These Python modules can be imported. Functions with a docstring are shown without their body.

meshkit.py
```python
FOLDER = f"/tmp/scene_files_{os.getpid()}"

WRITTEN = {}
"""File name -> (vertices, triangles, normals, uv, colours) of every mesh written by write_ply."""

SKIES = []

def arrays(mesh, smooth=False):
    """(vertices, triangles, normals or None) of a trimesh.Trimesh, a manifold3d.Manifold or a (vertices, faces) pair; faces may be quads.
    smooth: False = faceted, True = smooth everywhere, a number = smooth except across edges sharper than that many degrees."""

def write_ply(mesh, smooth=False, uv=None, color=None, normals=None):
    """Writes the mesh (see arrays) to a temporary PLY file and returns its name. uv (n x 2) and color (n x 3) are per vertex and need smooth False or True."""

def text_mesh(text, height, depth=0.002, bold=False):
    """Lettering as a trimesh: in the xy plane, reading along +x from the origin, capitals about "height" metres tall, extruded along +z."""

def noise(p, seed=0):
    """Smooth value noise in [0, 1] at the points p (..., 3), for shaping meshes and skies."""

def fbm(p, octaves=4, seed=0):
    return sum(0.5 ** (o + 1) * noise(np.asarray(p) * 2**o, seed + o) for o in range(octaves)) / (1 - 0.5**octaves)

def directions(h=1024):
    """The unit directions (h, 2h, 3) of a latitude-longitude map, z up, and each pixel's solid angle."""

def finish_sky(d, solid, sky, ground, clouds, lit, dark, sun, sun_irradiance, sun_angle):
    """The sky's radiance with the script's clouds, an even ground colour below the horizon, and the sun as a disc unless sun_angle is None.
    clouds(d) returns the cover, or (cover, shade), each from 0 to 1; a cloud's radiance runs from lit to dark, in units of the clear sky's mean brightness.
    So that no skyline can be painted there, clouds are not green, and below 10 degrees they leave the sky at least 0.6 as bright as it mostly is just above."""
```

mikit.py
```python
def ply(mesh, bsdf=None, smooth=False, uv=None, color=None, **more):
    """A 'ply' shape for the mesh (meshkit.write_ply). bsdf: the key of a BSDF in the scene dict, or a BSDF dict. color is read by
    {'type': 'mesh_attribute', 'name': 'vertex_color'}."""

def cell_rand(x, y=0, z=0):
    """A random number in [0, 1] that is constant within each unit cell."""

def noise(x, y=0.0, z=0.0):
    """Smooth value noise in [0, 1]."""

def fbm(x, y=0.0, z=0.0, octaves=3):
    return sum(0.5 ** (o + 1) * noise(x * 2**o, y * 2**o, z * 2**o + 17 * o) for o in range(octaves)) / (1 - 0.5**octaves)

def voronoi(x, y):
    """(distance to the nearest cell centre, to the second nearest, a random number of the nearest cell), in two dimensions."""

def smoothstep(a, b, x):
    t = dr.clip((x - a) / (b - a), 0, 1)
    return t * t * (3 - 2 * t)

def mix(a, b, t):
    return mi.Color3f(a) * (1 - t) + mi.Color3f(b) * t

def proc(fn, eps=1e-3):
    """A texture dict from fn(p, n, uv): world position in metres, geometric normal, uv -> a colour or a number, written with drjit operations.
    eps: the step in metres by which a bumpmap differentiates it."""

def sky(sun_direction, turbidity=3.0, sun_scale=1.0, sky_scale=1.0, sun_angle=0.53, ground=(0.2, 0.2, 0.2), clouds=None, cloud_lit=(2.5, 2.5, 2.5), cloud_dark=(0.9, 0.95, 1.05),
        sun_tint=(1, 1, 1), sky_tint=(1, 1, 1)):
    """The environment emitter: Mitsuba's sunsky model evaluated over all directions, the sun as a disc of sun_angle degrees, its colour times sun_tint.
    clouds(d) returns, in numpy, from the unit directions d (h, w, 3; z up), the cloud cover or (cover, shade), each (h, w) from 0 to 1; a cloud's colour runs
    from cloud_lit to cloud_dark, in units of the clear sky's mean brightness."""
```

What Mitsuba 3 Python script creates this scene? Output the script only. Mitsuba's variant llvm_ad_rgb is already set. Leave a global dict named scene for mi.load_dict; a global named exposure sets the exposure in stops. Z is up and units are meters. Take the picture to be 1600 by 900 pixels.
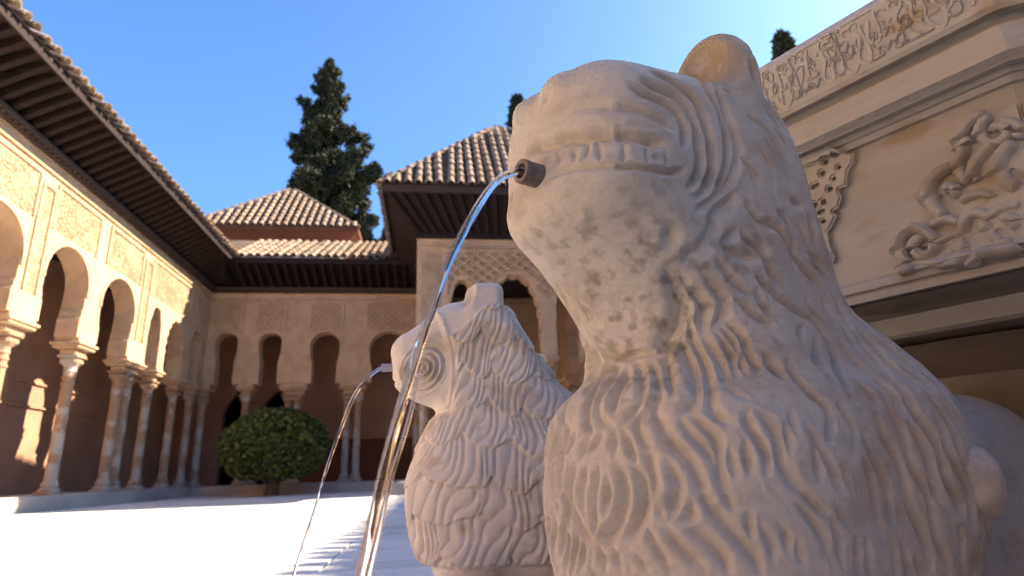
import math, numpy as np, trimesh, mitsuba as mi, mikit, meshkit, drjit as dr
from scipy.spatial import cKDTree
from scipy.interpolate import CubicSpline, PchipInterpolator
from scipy.ndimage import map_coordinates
from shapely.geometry import Polygon, LineString, Point, box as sbox, MultiPolygon
from shapely.ops import unary_union
from shapely import affinity
from mikit import fbm, noise, voronoi, cell_rand, smoothstep, mix
T = mi.ScalarTransform4f
rng = np.random.default_rng(7)
scene, labels = {}, {}

# ---------------------------------------------------------------- camera, sky, exposure
EYE = np.array([0, 0, .35])
YAW, PITCH, ROLL, FOV = math.radians(7.8938), math.radians(16.7815), math.radians(-1.9224), 80.407
fwd = np.array([math.sin(YAW)*math.cos(PITCH), math.cos(YAW)*math.cos(PITCH), math.sin(PITCH)])
rgt = np.array([math.cos(YAW), -math.sin(YAW), 0]); up = np.cross(rgt, fwd)
up = -rgt*math.sin(ROLL)+up*math.cos(ROLL)
scene['camera'] = {'type': 'thinlens', 'fov': FOV, 'fov_axis': 'x', 'aperture_radius': .0016, 'focus_distance': .66,
                   'near_clip': .01, 'far_clip': 3000.0,
                   'to_world': T().look_at(origin=EYE.tolist(), target=(EYE+fwd).tolist(), up=up.tolist())}
SUN = (1.0, .29, .90)
scene['sky'] = mikit.sky(SUN, turbidity=5.0, sky_scale=.40, sky_tint=(.66, 1.0, 1.42), ground=(.3, .28, .25))
exposure = 3.95

# ---------------------------------------------------------------- materials
def rgbv(c): return {'type': 'rgb', 'value': list(map(float, c))}
def mat(name, color, rough=.7, bump=None, bscale=1.0, spec=.4, **kw):
    b = {'type': 'principled', 'base_color': mikit.proc(color) if callable(color) else rgbv(color), 'roughness': rough, 'specular': spec, **kw}
    if bump is not None:
        b = {'type': 'bumpmap', 'arbitrary': mikit.proc(bump[0], bump[1]), 'scale': bscale, 'bsdf': b}
    scene[name] = {'type': 'twosided', 'bsdf': b}
    return name
def speckle(c0, c1, s, c2=None, s2=None, lo=.35, hi=.65):
    def f(p, n, uv):
        c = mix(c0, c1, smoothstep(lo, hi, fbm(p.x*s, p.y*s, p.z*s, 4)))
        if c2 is not None: c = mix(c, c2, smoothstep(.56, .72, fbm(p.x*s2+9, p.y*s2, p.z*s2, 4)))
        return c
    return f
def lion_color(p, n, uv):
    a = fbm(p.x*9, p.y*9, p.z*9, 4); b = fbm(p.x*55, p.y*55, p.z*55, 3)
    c = mix((.435, .385, .325), (.40, .365, .315), smoothstep(.35, .65, a))
    c = mix(c, (.29, .22, .15), .4*smoothstep(.52, .72, fbm(p.x*16+4, p.y*16, p.z*24, 4)))
    c = mix(c, (.24, .21, .17), .25*smoothstep(.55, .75, b))
    c = c*(.93+.14*noise(p.x*330, p.y*330, p.z*330))
    # black-green mould spots on the jaw and throat of the front lion
    d = dr.sqrt(dr.square(p.x-.19)+dr.square(p.y-.50)+dr.square((p.z-.50)*1.0))
    spot = smoothstep(.47, .74, fbm(p.x*95+1, p.y*95, p.z*95, 4))*smoothstep(.15, .05, d+.10*(a-.5))
    c = mix(c, (.15, .135, .10), .7*spot)
    # ochre lichen crust inside its near ear
    e = dr.sqrt(dr.square(p.x-EARC[0])+dr.square(p.y-EARC[1])+dr.square(p.z-EARC[2]))
    c = mix(c, (.29, .215, .125), .7*smoothstep(.055, .04, e+.02*(b-.5))*smoothstep(.3, .55, fbm(p.x*70, p.y*70, p.z*70, 3)+.1))
    return c
def lion_bump(p, n, uv): return fbm(p.x*420, p.y*420, p.z*420, 2)*.5+fbm(p.x*140, p.y*140, p.z*140, 2)
M_SLAB = []
def slab_color(c0, c1):
    def f(p, n, uv):
        v = fbm(p.x*.9, p.y*2.3, 3.0, 4); w = dr.abs(fbm(p.x*1.3+7, p.y*2.0, 1.0, 4)-.5)
        return mix(mix(c0, c1, smoothstep(.35, .65, v)), (.40, .42, .44), .7*smoothstep(.035, .0, w))
    return f
for i, (a, b) in enumerate((((.70, .69, .67), (.62, .62, .61)), ((.64, .64, .63), (.71, .70, .68)), ((.58, .575, .56), (.66, .66, .65)))):
    M_SLAB.append(mat(f'marble_slab_{i}', slab_color(a, b), .35, spec=.5))
mat('ground_stone', speckle((.26, .25, .23), (.33, .31, .28), 1.2), .8)
mat('step_stone', speckle((.34, .31, .29), (.43, .39, .35), 2.2), .7)
def carved(c0, c1, c2, s):
    def f(p, n, uv):
        q = (p.x+p.y)
        c = mix(c0, c1, smoothstep(.35, .65, fbm(p.x*2.2, p.y*2.2, p.z*2.2, 4)))
        return mix(c, c2, .6*smoothstep(.5, .72, fbm(q*s, p.z*s, 2.0, 3)))
    return f
def carved_bump(p, n, uv):
    q = p.x+p.y
    a, b, r = voronoi(q*11, p.z*11); c, d, e = voronoi(q*27, p.z*27)
    return smoothstep(.02, .22, b-a)+.4*smoothstep(.03, .25, d-c)
def plaster_bump(p, n, uv): return fbm(p.x*14, p.y*14, p.z*14, 4)
mat('plaster', carved((.50, .36, .235), (.45, .32, .205), (.39, .265, .165), 6), .85, (plaster_bump, .01), .012, spec=.2)
mat('plaster_carved', carved((.48, .34, .22), (.42, .29, .185), (.34, .23, .14), 9), .85, (carved_bump, .01), .024, spec=.2)
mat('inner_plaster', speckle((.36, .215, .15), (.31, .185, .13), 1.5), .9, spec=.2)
mat('dado_red', speckle((.17, .065, .038), (.14, .055, .03), 1.8), .9, spec=.2)
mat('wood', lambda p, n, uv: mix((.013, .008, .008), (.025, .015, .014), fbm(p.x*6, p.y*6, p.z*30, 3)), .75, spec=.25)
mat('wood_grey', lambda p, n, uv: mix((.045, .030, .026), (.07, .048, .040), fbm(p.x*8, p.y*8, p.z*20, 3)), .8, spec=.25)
TILE = []
for i, (a, b, c) in enumerate((((.29, .215, .16), (.22, .155, .11), (.12, .105, .085)), ((.25, .19, .14), (.31, .24, .18), (.14, .12, .095)), ((.22, .155, .11), (.27, .205, .15), (.10, .09, .075)))):
    TILE.append(mat(f'roof_tile_{i}', speckle(a, b, 5, c, 8), .9, spec=.2))
mat('tile_bed', speckle((.085, .058, .042), (.12, .085, .062), 4), .9, spec=.2)  # roof plane coloured dark, standing in for shade in the channels between tiles
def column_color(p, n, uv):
    # white marble with ragged ochre patches, denser on the upper shafts and capitals
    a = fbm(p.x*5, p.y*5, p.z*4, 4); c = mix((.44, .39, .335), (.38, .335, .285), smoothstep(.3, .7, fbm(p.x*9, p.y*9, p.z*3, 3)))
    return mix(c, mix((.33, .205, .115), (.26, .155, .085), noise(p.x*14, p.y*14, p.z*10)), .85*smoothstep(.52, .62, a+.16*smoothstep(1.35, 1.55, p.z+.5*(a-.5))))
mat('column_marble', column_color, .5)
mat('basin_marble', lambda p, n, uv: mix(mix((.325, .305, .275), (.375, .355, .32), smoothstep(.3, .7, fbm(p.x*2+p.z*3, p.y*2, p.z*22, 4))), (.26, .195, .125), .7*smoothstep(.55, .75, fbm(p.x*14, p.y*14, p.z*26, 4))), .6, (lambda p, n, uv: fbm(p.x*160, p.y*160, p.z*160, 3), .001), .0009)
mat('spout_clay', speckle((.10, .072, .060), (.15, .11, .09), 90, (.30, .27, .23), 60), .5)
mat('spout_grey', (.30, .31, .34), .4)
mat('leaf_dark', speckle((.022, .030, .018), (.036, .042, .022), .9), .7, spec=.2)
mat('leaf_cypress', speckle((.022, .034, .022), (.036, .048, .028), .7), .8, spec=.2)
mat('leaf_bush', lambda p, n, uv: mix((.030, .050, .014), (.125, .150, .036), smoothstep(.25, .75, noise(p.x*15, p.y*15, p.z*15))), .5, spec=.4)
mat('bark', speckle((.10, .075, .055), (.14, .11, .08), 6), .9, spec=.1)
mat('far_wall', speckle((.58, .50, .40), (.50, .43, .34), 1.0), .9, spec=.2)
scene['water'] = {'type': 'dielectric', 'int_ior': 1.33, 'ext_ior': 1.0}
EARC = (0, 0, 0)

mat('shade_dark_stone', speckle((.15, .12, .10), (.20, .165, .14), 7, (.10, .085, .06), 12), .45)  # stone with the shade under the basin put into its colour

# ---------------------------------------------------------------- helpers
def numbered(k):
    if k not in scene and k not in labels and not any(s.startswith(k+'__') for s in scene): return k
    i = 1
    while f'{k}_{i:03d}' in USED: i += 1
    return f'{k}_{i:03d}'
USED = set()
def newkey(k):
    b, i = k, 0
    while k in USED:
        i += 1; k = f'{b}_{i:03d}'
    USED.add(k); return k
def tag(k, label, cat=None, group=None, kind=None):
    labels[k] = {a: b for a, b in (('label', label), ('category', cat), ('group', group), ('kind', kind)) if b}
    return k
def thing(name, label, cat, group=None):
    return tag(newkey(name), label, cat, group)
def put(parent, name, mesh, bsdf, smooth=False, **kw):
    """one entry of the scene; mesh may be a shape dict made before (a copy under another to_world)"""
    k = newkey((parent+'__' if parent else '')+name)
    scene[k] = {**mesh, **kw} if isinstance(mesh, dict) else mikit.ply(mesh, bsdf, smooth=smooth, **kw)
    return k
def cat(ms): return trimesh.util.concatenate([m for m in ms if m is not None])
def bx(x0, x1, y0, y1, z0, z1):
    m = trimesh.creation.box(extents=(x1-x0, y1-y0, z1-z0)); m.apply_translation(((x0+x1)/2, (y0+y1)/2, (z0+z1)/2)); return m
def bevel(x0, x1, y0, y1, z0, z1, b=.006):
    p = np.array([(sx*(hx), sy*(hy), sz*(hz)) for sx in (-1, 1) for sy in (-1, 1) for sz in (-1, 1)
                  for hx, hy, hz in (((x1-x0)/2, (y1-y0)/2-b, (z1-z0)/2-b), ((x1-x0)/2-b, (y1-y0)/2, (z1-z0)/2-b), ((x1-x0)/2-b, (y1-y0)/2-b, (z1-z0)/2))])
    m = trimesh.convex.convex_hull(p); m.apply_translation(((x0+x1)/2, (y0+y1)/2, (z0+z1)/2)); return m
def extr(poly, t):
    g = [trimesh.creation.extrude_polygon(q, t, engine='earcut') for q in (poly.geoms if hasattr(poly, 'geoms') else [poly]) if q.area > 1e-6]
    return cat(g)
def lathe(prof, n=28):
    a = np.linspace(0, 2*np.pi, n, endpoint=False); P = np.array(prof)
    V = np.array([[r*math.cos(t), r*math.sin(t), z] for r, z in P for t in a]); F = []
    for i in range(len(P)-1):
        for j in range(n):
            F.append((i*n+j, i*n+(j+1) % n, (i+1)*n+(j+1) % n, (i+1)*n+j))
    return trimesh.Trimesh(V, np.vstack([np.array(F)[:, [0, 1, 2]], np.array(F)[:, [0, 2, 3]]]), process=False)
def tube(P, R, n=10, ell=None):
    """tube along points P with radii R"""
    P = np.asarray(P, float); R = np.broadcast_to(np.asarray(R, float), len(P))
    t = np.gradient(P, axis=0); t /= np.linalg.norm(t, axis=1, keepdims=True)+1e-12
    ref = np.array([0, 0, 1.]) if abs(t[:, 2]).mean() < .8 else np.array([1., 0, 0])
    u = np.cross(t, ref); u /= np.linalg.norm(u, axis=1, keepdims=True)+1e-12; v = np.cross(u, t)
    a = np.linspace(0, 2*np.pi, n, endpoint=False)
    e = 1 if ell is None else ell
    V = (P[:, None]+R[:, None, None]*(np.cos(a)[None, :, None]*u[:, None]+e*np.sin(a)[None, :, None]*v[:, None])).reshape(-1, 3)
    F = []
    for i in range(len(P)-1):
        j = np.arange(n); F.append(np.stack([i*n+j, (i+1)*n+j, (i+1)*n+(j+1) % n, i*n+(j+1) % n], 1))
    q = np.vstack(F); m = len(V); V = np.vstack([V, P[0], P[-1]]); j = np.arange(n)
    caps = np.vstack([np.stack([np.full(n, m), j, (j+1) % n], 1), np.stack([np.full(n, m+1), (len(P)-1)*n+(j+1) % n, (len(P)-1)*n+j], 1)])
    return trimesh.Trimesh(V, np.vstack([q[:, [0, 1, 2]], q[:, [0, 2, 3]], caps]), process=False)
def spline(pts, n):
    p = np.array(pts, float); t = np.r_[0, np.cumsum(np.linalg.norm(np.diff(p, axis=0), axis=1))]
    u = np.linspace(0, t[-1], n)
    return CubicSpline(t, p)(u) if len(p) > 2 else np.stack([np.interp(u, t, p[:, i]) for i in range(p.shape[1])], 1)
class Frame:
    """u along the facade, v into the building, z up"""
    def __init__(s, o, u, v): s.o, s.u, s.v = np.array(o, float), np.array(u, float), np.array(v, float)
    def mat(s): return np.array([[s.u[0], s.v[0], 0, s.o[0]], [s.u[1], s.v[1], 0, s.o[1]], [0, 0, 1, 0], [0, 0, 0, 1.]])
    def __call__(s, m): m = m.copy(); m.apply_transform(s.mat()); return m
    def T(s, m=None): return T((s.mat() if m is None else s.mat()@m).tolist())
def shift(u, v, z): m = np.eye(4); m[:3, 3] = u, v, z; return m
def wall_ext(poly, v0, v1):
    """(u,z) polygon extruded from depth v0 to v1"""
    m = extr(poly, v1-v0); V = m.vertices; m.vertices = np.stack([V[:, 0], v0+V[:, 2], V[:, 1]], 1); return m

# ---------------------------------------------------------------- court, steps
FLOOR = .22
tag(put(None, 'court_ground', (np.array([[-400, -400, 0], [400, -400, 0], [400, 400, 0], [-400, 400, 0]]), np.array([[0, 1, 2], [0, 2, 3]])), 'ground_stone'), 'pale stone ground under the court and around the palace', kind='structure')
fl = tag(newkey('court_floor'), 'white marble slab paving of the court, blinding in the sun', kind='structure')
y = -9.0
while y < 15.3:
    x = -5.4+.5*rng.random()-1.2; d = 1.05
    while x < 3.2:
        w = 1.5+.5*rng.random(); a, b = max(x, -5.42), min(x+w, 3.2)
        if b-a > .15:
            dz = .0012*rng.random()
            put('court_floor', 'slab', bevel(a+.005, b-.005, y+.005, min(y+d, 15.35)-.005, -.03, .010+dz, .002), M_SLAB[int(rng.integers(3))])
        x += w
    y += d
USED.add('court_floor')
def step(label, *b):
    k = newkey('gallery_step'); tag(k, label, kind='structure'); scene[k] = mikit.ply(bevel(*b, .012), 'step_stone')
step('low grey stone step running below the sunlit arcade', -9.0, -5.42, 2.0, 19.6, -.05, FLOOR)
step('low grey stone step below the shaded arcade and the pavilion', -5.418, 9.0, 15.35, 19.6, -.05, FLOOR-.002)
step('stone floor of the pavilion, one step above the court', -.75, 4.25, 11.8, 15.348, -.05, FLOOR-.001)

# ---------------------------------------------------------------- columns
SHAFT = lathe([(.105, 0), (.105, .05), (.125, .06), (.125, .10), (.10, .115), (.092, .14), (.098, .16), (.088, .175), (.086, .9), (.083, 1.62), (.098, 1.63), (.098, 1.66), (.084, 1.67), (.084, 1.72), (.098, 1.73), (.098, 1.76), (.084, 1.77), (.084, 1.83)])
BASE = cat([bevel(-.15, .15, -.15, .15, 0, .05, .01), lathe([(0, .049), (.145, .05), (.15, .075), (.13, .10), (.118, .105), (0, .106)])])
CAP = cat([lathe([(.085, 0), (.098, .02), (.09, .05), (.094, .10), (.115, .125), (.12, .15)]), bevel(-.13, .13, -.13, .13, .13, .24, .03), bevel(-.155, .155, -.155, .155, .24, .28, .01)])
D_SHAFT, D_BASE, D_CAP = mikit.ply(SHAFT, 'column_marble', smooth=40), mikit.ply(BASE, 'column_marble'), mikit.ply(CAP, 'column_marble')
def column(fr, parent, u, v):
    k = newkey(parent+'__column'); m = shift(u, v, FLOOR)
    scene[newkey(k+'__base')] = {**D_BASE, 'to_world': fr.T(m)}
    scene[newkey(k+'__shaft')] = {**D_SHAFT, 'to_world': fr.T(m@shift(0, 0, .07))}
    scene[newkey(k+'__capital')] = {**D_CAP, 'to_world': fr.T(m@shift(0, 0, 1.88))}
IMP = FLOOR+1.88+.28                                     # top of the capitals
def impost(fr, parent, u0, u1, v0, v1, m):
    c = [bevel(u0+.05, u1-.05, v0+.05, v1-.05, IMP+.001, IMP+.10, .02), bevel(u0-.03, u1+.03, v0-.03, v1+.03, IMP+.10, IMP+.15, .012), bevel(u0-.06, u1+.06, v0-.06, v1+.06, IMP+.15, IMP+.20, .012), bevel(u0-.02, u1+.02, v0-.015, v1+.015, IMP+.20, IMP+.27, .008)]
    put(parent, 'impost', fr(cat(c)), m)
PIER = IMP+.265

# ---------------------------------------------------------------- arches
def arch(u0, u1, crown, kind='round', n=40):
    """opening polygon in (u,z) from below the pier up to the crown"""
    c, r = (u0+u1)/2, (u1-u0)/2
    if kind == 'round':
        zs = crown-r*1.05; a = np.linspace(-.12, math.pi+.12, n)
        P = [(c+r*1.015*math.cos(t), zs+.04+(crown-zs-.04)*math.sin(t)) for t in a]
        j = .055
        return Polygon([(u1-j, PIER-1), (u1-j, zs-.42), (u1-j*.45, zs-.36), (u1-j*.45, zs-.30), (u1, zs-.24), (u1, zs-.1)]+P+[(u0, zs-.1), (u0, zs-.24), (u0+j*.45, zs-.30), (u0+j*.45, zs-.36), (u0+j, zs-.42), (u0+j, PIER-1)]).buffer(0)
    # stalactite arch: a pointed outline eaten away in small scallops
    zs = PIER+.35; a = np.linspace(0, 1, n)
    L = [(u0+(c-u0)*(1-math.cos(t*math.pi/2))*.96, zs+(crown-zs)*math.sin(t*math.pi/2)**.8) for t in a]
    R = [(2*c-x, z) for x, z in L[::-1]]
    o = Polygon([(u0, PIER-1)]+L+R+[(u1, PIER-1)]).buffer(0)
    k = max(5, int(r*2/.085)); s = LineString(L+R); br = .034 if r > .3 else .024
    lob = [s.interpolate(q, normalized=True).buffer(br*(1 if i % 2 else .75)) for i, q in enumerate(np.linspace(.02, .98, 2*k+1))]
    return o.difference(unary_union(lob[::2])).union(unary_union(lob[1::2])).buffer(-.004).buffer(.004)

def lattice(u0, u1, z0, z1, step, w, cut=None, slope=1.5):
    ls = []
    n = int((u1-u0+(z1-z0))/step)+4
    for i in range(-n, n):
        a = u0+i*step
        ls += [LineString([(a, z0), (a+(z1-z0)/slope, z1)]), LineString([(a, z1), (a+(z1-z0)/slope, z0)])]
    g = unary_union([l.buffer(w/2, cap_style=2) for l in ls]).intersection(sbox(u0, z0, u1, z1))
    # a small boss in every lozenge
    if cut is not None: g = g.difference(cut)
    return g

# ---------------------------------------------------------------- roofs
def tile_course(n, L=.34, r=.070, z0=.0, seg=7):
    """n overlapping half-round tiles running up +x from the eave; each one wider at its lower end"""
    ms = []
    for i in range(n):
        a = np.linspace(0, math.pi, seg+1); x0, x1 = i*L-.05, (i+1)*L+.02
        lift = .014*rng.random()-.004; tw = .018*(rng.random()-.5)
        V = []; 
        for x, rr, h in ((x0, r*1.06, .022), (x1, r*.86, .0)):
            for q, th in ((rr, 0), (rr-.016, 1)):
                V += [(x, q*math.cos(t)+tw*(x-x0), z0+h+lift+q*math.sin(t)) for t in a]
        V = np.array(V); m = seg+1; j = np.arange(seg); F = []
        F += [np.stack([j, j+1, 2*m+j+1, 2*m+j], 1), np.stack([m+j, m+j+1, j+1, j], 1), np.stack([m+j, 3*m+j, 3*m+j+1, m+j+1], 1)]
        q = np.vstack(F); ms.append(trimesh.Trimesh(V, np.vstack([q[:, [0, 1, 2]], q[:, [0, 2, 3]]]), process=False))
    return cat(ms)
COURSE = {}
def course_dict(n, var, m):
    if (n, var, m) not in COURSE: COURSE[n, var, m] = mikit.ply(tile_course(n), TILE[m], smooth=50)
    return COURSE[n, var, m]
def basis(o, x, n):
    x = np.array(x, float); x /= np.linalg.norm(x); n = np.array(n, float); n -= x*(n@x); n /= np.linalg.norm(n); y = np.cross(n, x)
    M = np.eye(4); M[:3, 0], M[:3, 1], M[:3, 2], M[:3, 3] = x, y, n, o; return M
def tiled(parent, eave0, eave1, upv, length, spacing=.205, hip0=False, hip1=False, hipslope=1.0):
    """covers the plane that rises along upv from the eave line with tile courses; hips cut it at 45 degrees in plan"""
    e0, e1, upv = np.array(eave0, float), np.array(eave1, float), np.array(upv, float); upv /= np.linalg.norm(upv)
    L = np.linalg.norm(e1-e0); d = (e1-e0)/L; nrm = np.cross(d, upv); nrm = nrm if nrm[2] > 0 else -nrm
    n = int(L/spacing); hor = math.hypot(upv[0], upv[1])
    for i in range(n):
        s = (i+.5)*L/n; ln = length
        if hip0: ln = min(ln, s/hor)
        if hip1: ln = min(ln, (L-s)/hor)
        k = max(1, int(ln/.34))
        scene[newkey(parent+'__tile_course')] = {**course_dict(k, int(rng.integers(2)), int(rng.integers(3))), 'to_world': T(basis(e0+d*(s+.012*rng.normal())+nrm*(.02+.006*rng.normal())-upv*.03*rng.random(), upv+d*.012*rng.normal(), nrm).tolist())}
def ridge(parent, a, b, m=0):
    a, b = np.array(a, float), np.array(b, float); k = max(2, int(np.linalg.norm(b-a)/.34))
    scene[newkey(parent+'__ridge_course')] = {**course_dict(k, 7, m), 'to_world': T((basis(a, b-a, (0, 0, 1))@np.diag([1, 1.15, 1.15, 1])).tolist())}
def quad(*p):
    p = np.array(p, float); return trimesh.Trimesh(p, [[0, 1, 2], [0, 2, 3]] if len(p) == 4 else [[0, 1, 2]], process=False)

def eave(fr, parent, u0, u1, ztop, over, rise, spacing=.23, back=.4, rmin=-99, rmax=99):
    """wooden cornice, rafters and boarded soffit between the wall top and the tiles"""
    put(parent, 'cornice', fr(cat([bevel(u0, u1, -.07, back, ztop+.001, ztop+.11, .008), bevel(u0, u1, -.13, -.072, ztop+.06, ztop+.14, .01)]+[bevel(u, u+.06, -.12, -.073, ztop+.02, ztop+.058, .008) for u in np.arange(u0+.05, u1-.1, .13)])), 'wood_grey')
    e = newkey(parent+'__eave')
    z0, z1 = ztop+.13, ztop+.13+rise
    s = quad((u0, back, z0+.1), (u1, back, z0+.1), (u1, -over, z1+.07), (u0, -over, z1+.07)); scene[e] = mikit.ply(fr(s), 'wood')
    for u in np.arange(u0+.1, u1-.05, spacing):
        if not rmin < u < rmax: continue
        r = bevel(-.045, .045, 0, math.hypot(over+.05, rise)+.02, -.06, .05, .008)
        M = np.eye(4); a = math.atan2(rise, over); M[:3, 1] = (0, -math.cos(a), math.sin(a)); M[:3, 2] = (0, math.sin(a), math.cos(a)); M[:3, 3] = (u, .05, z0+.02)
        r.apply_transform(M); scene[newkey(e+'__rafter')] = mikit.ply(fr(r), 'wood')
    put(parent, 'eave_board', fr(bevel(u0, u1, -over-.03, -over, z1-.05, z1+.10, .008)), 'wood')
    return z1+.10

def facade(fr, parent, u0, u1, top, opens, panels, m, mc, thick=.34, lat=None, ends=True):
    body = sbox(u0, PIER, u1, top)
    for a, b, c, k in opens: body = body.difference(arch(a, b, c, k))
    put(parent, 'wall', fr(wall_ext(body, 0, thick)), m)
    for a, b, c, k in opens:                                   # raised rim round each arch
        if k != 'round': continue
        o = arch(a, b, c, k); rim = o.buffer(.075).difference(o.buffer(.008)).intersection(sbox(u0, c-(b-a)*.55-.02, u1, top))
        put(parent, 'arch_moulding', fr(wall_ext(rim, -.022, .01)), m)
    allo = unary_union([arch(*o) for o in opens])
    for a, b, z0, z1 in panels:
        fm = sbox(a-.05, z0-.0, b+.05, z1+.05).difference(sbox(a, z0-.05, b, z1)).difference(allo.buffer(.08))
        k = put(parent, 'carved_panel', fr(wall_ext(sbox(a, z0, b, z1).difference(allo.buffer(.085)), -.006, .012)), mc)
        put(k, 'border', fr(wall_ext(fm, -.055 if lat else -.03, .01)), m)
        if lat:
            g = lattice(a, b, z0, z1, lat[0], lat[1], allo.buffer(.085), lat[2])
            put(k, 'lattice', fr(wall_ext(g, -.05, -.004)), m)
    put(parent, 'string_course', fr(cat([bevel(u0, u1, -.035, .0, top-.20, top-.16, .006), bevel(u0, u1, -.02, .0, top-.03, top, .006)])), m)

# ---- the sunlit arcade on the left
LX = -5.66
GL = Frame((LX, 0, 0), (0, 1, 0), (-1, 0, 0))
g = thing('arcade_gallery', 'sunlit cream arcade with slender columns and dark eaves on the left of the court', 'arcade')
opL = [(4.25, 5.4, 3.95, 'round'), (5.9, 7.05, 3.95, 'round'), (7.55, 8.72, 3.98, 'round'), (9.30, 10.42, 3.95, 'round'), (10.92, 12.08, 3.95, 'round'), (12.78, 13.36, 3.86, 'fringe'), (13.66, 14.58, 3.80, 'fringe'), (15.0, 15.62, 3.85, 'round')]
pnL = [(2.6, 4.1, 3.2, 4.72)]+[(a+.02, b-.02, 4.06, 4.72) for a, b in ((4.2, 5.45), (5.85, 7.1), (7.5, 8.78), (9.24, 10.5), (10.86, 12.14))]+[(12.66, 14.72, 4.02, 4.72), (8.9, 9.14, 3.0, 4.6), (12.3, 12.55, 3.0, 4.6)]
facade(GL, g, 2.0, 16.0, 5.03, opL, pnL, 'plaster', 'plaster_carved')
for a, b, cs in ((8.72, 9.30, (9.01,)), (10.42, 10.92, (10.67,)), (12.08, 12.78, (12.26, 12.60)), (13.36, 13.66, (13.51,)), (14.58, 15.0, (14.79,)), (7.05, 7.55, (7.3,)), (5.4, 5.9, (5.65,)), (15.62, 16.0, (15.80,))):
    impost(GL, g, a+.02, b-.02, .0, .34, 'plaster')
    for c in cs: column(GL, g, c, .17)
zt = eave(GL, g, 2.0, 15.97, 5.03, .74, .42, rmax=15.0)
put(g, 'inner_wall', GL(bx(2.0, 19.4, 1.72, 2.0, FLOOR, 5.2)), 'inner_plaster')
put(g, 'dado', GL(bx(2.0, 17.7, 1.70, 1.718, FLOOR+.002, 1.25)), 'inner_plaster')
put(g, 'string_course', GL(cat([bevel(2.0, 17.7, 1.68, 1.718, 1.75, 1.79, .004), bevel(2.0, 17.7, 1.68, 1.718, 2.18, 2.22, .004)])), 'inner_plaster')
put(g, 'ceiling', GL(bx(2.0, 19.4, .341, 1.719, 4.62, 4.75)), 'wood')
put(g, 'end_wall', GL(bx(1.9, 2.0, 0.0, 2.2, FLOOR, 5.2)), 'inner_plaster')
R = newkey(g+'__roof'); upL = np.array([-1, 0, .5])
a, b = np.array([LX+.80, 2.0, zt]), np.array([LX+.80, 15.2, zt])
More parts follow.
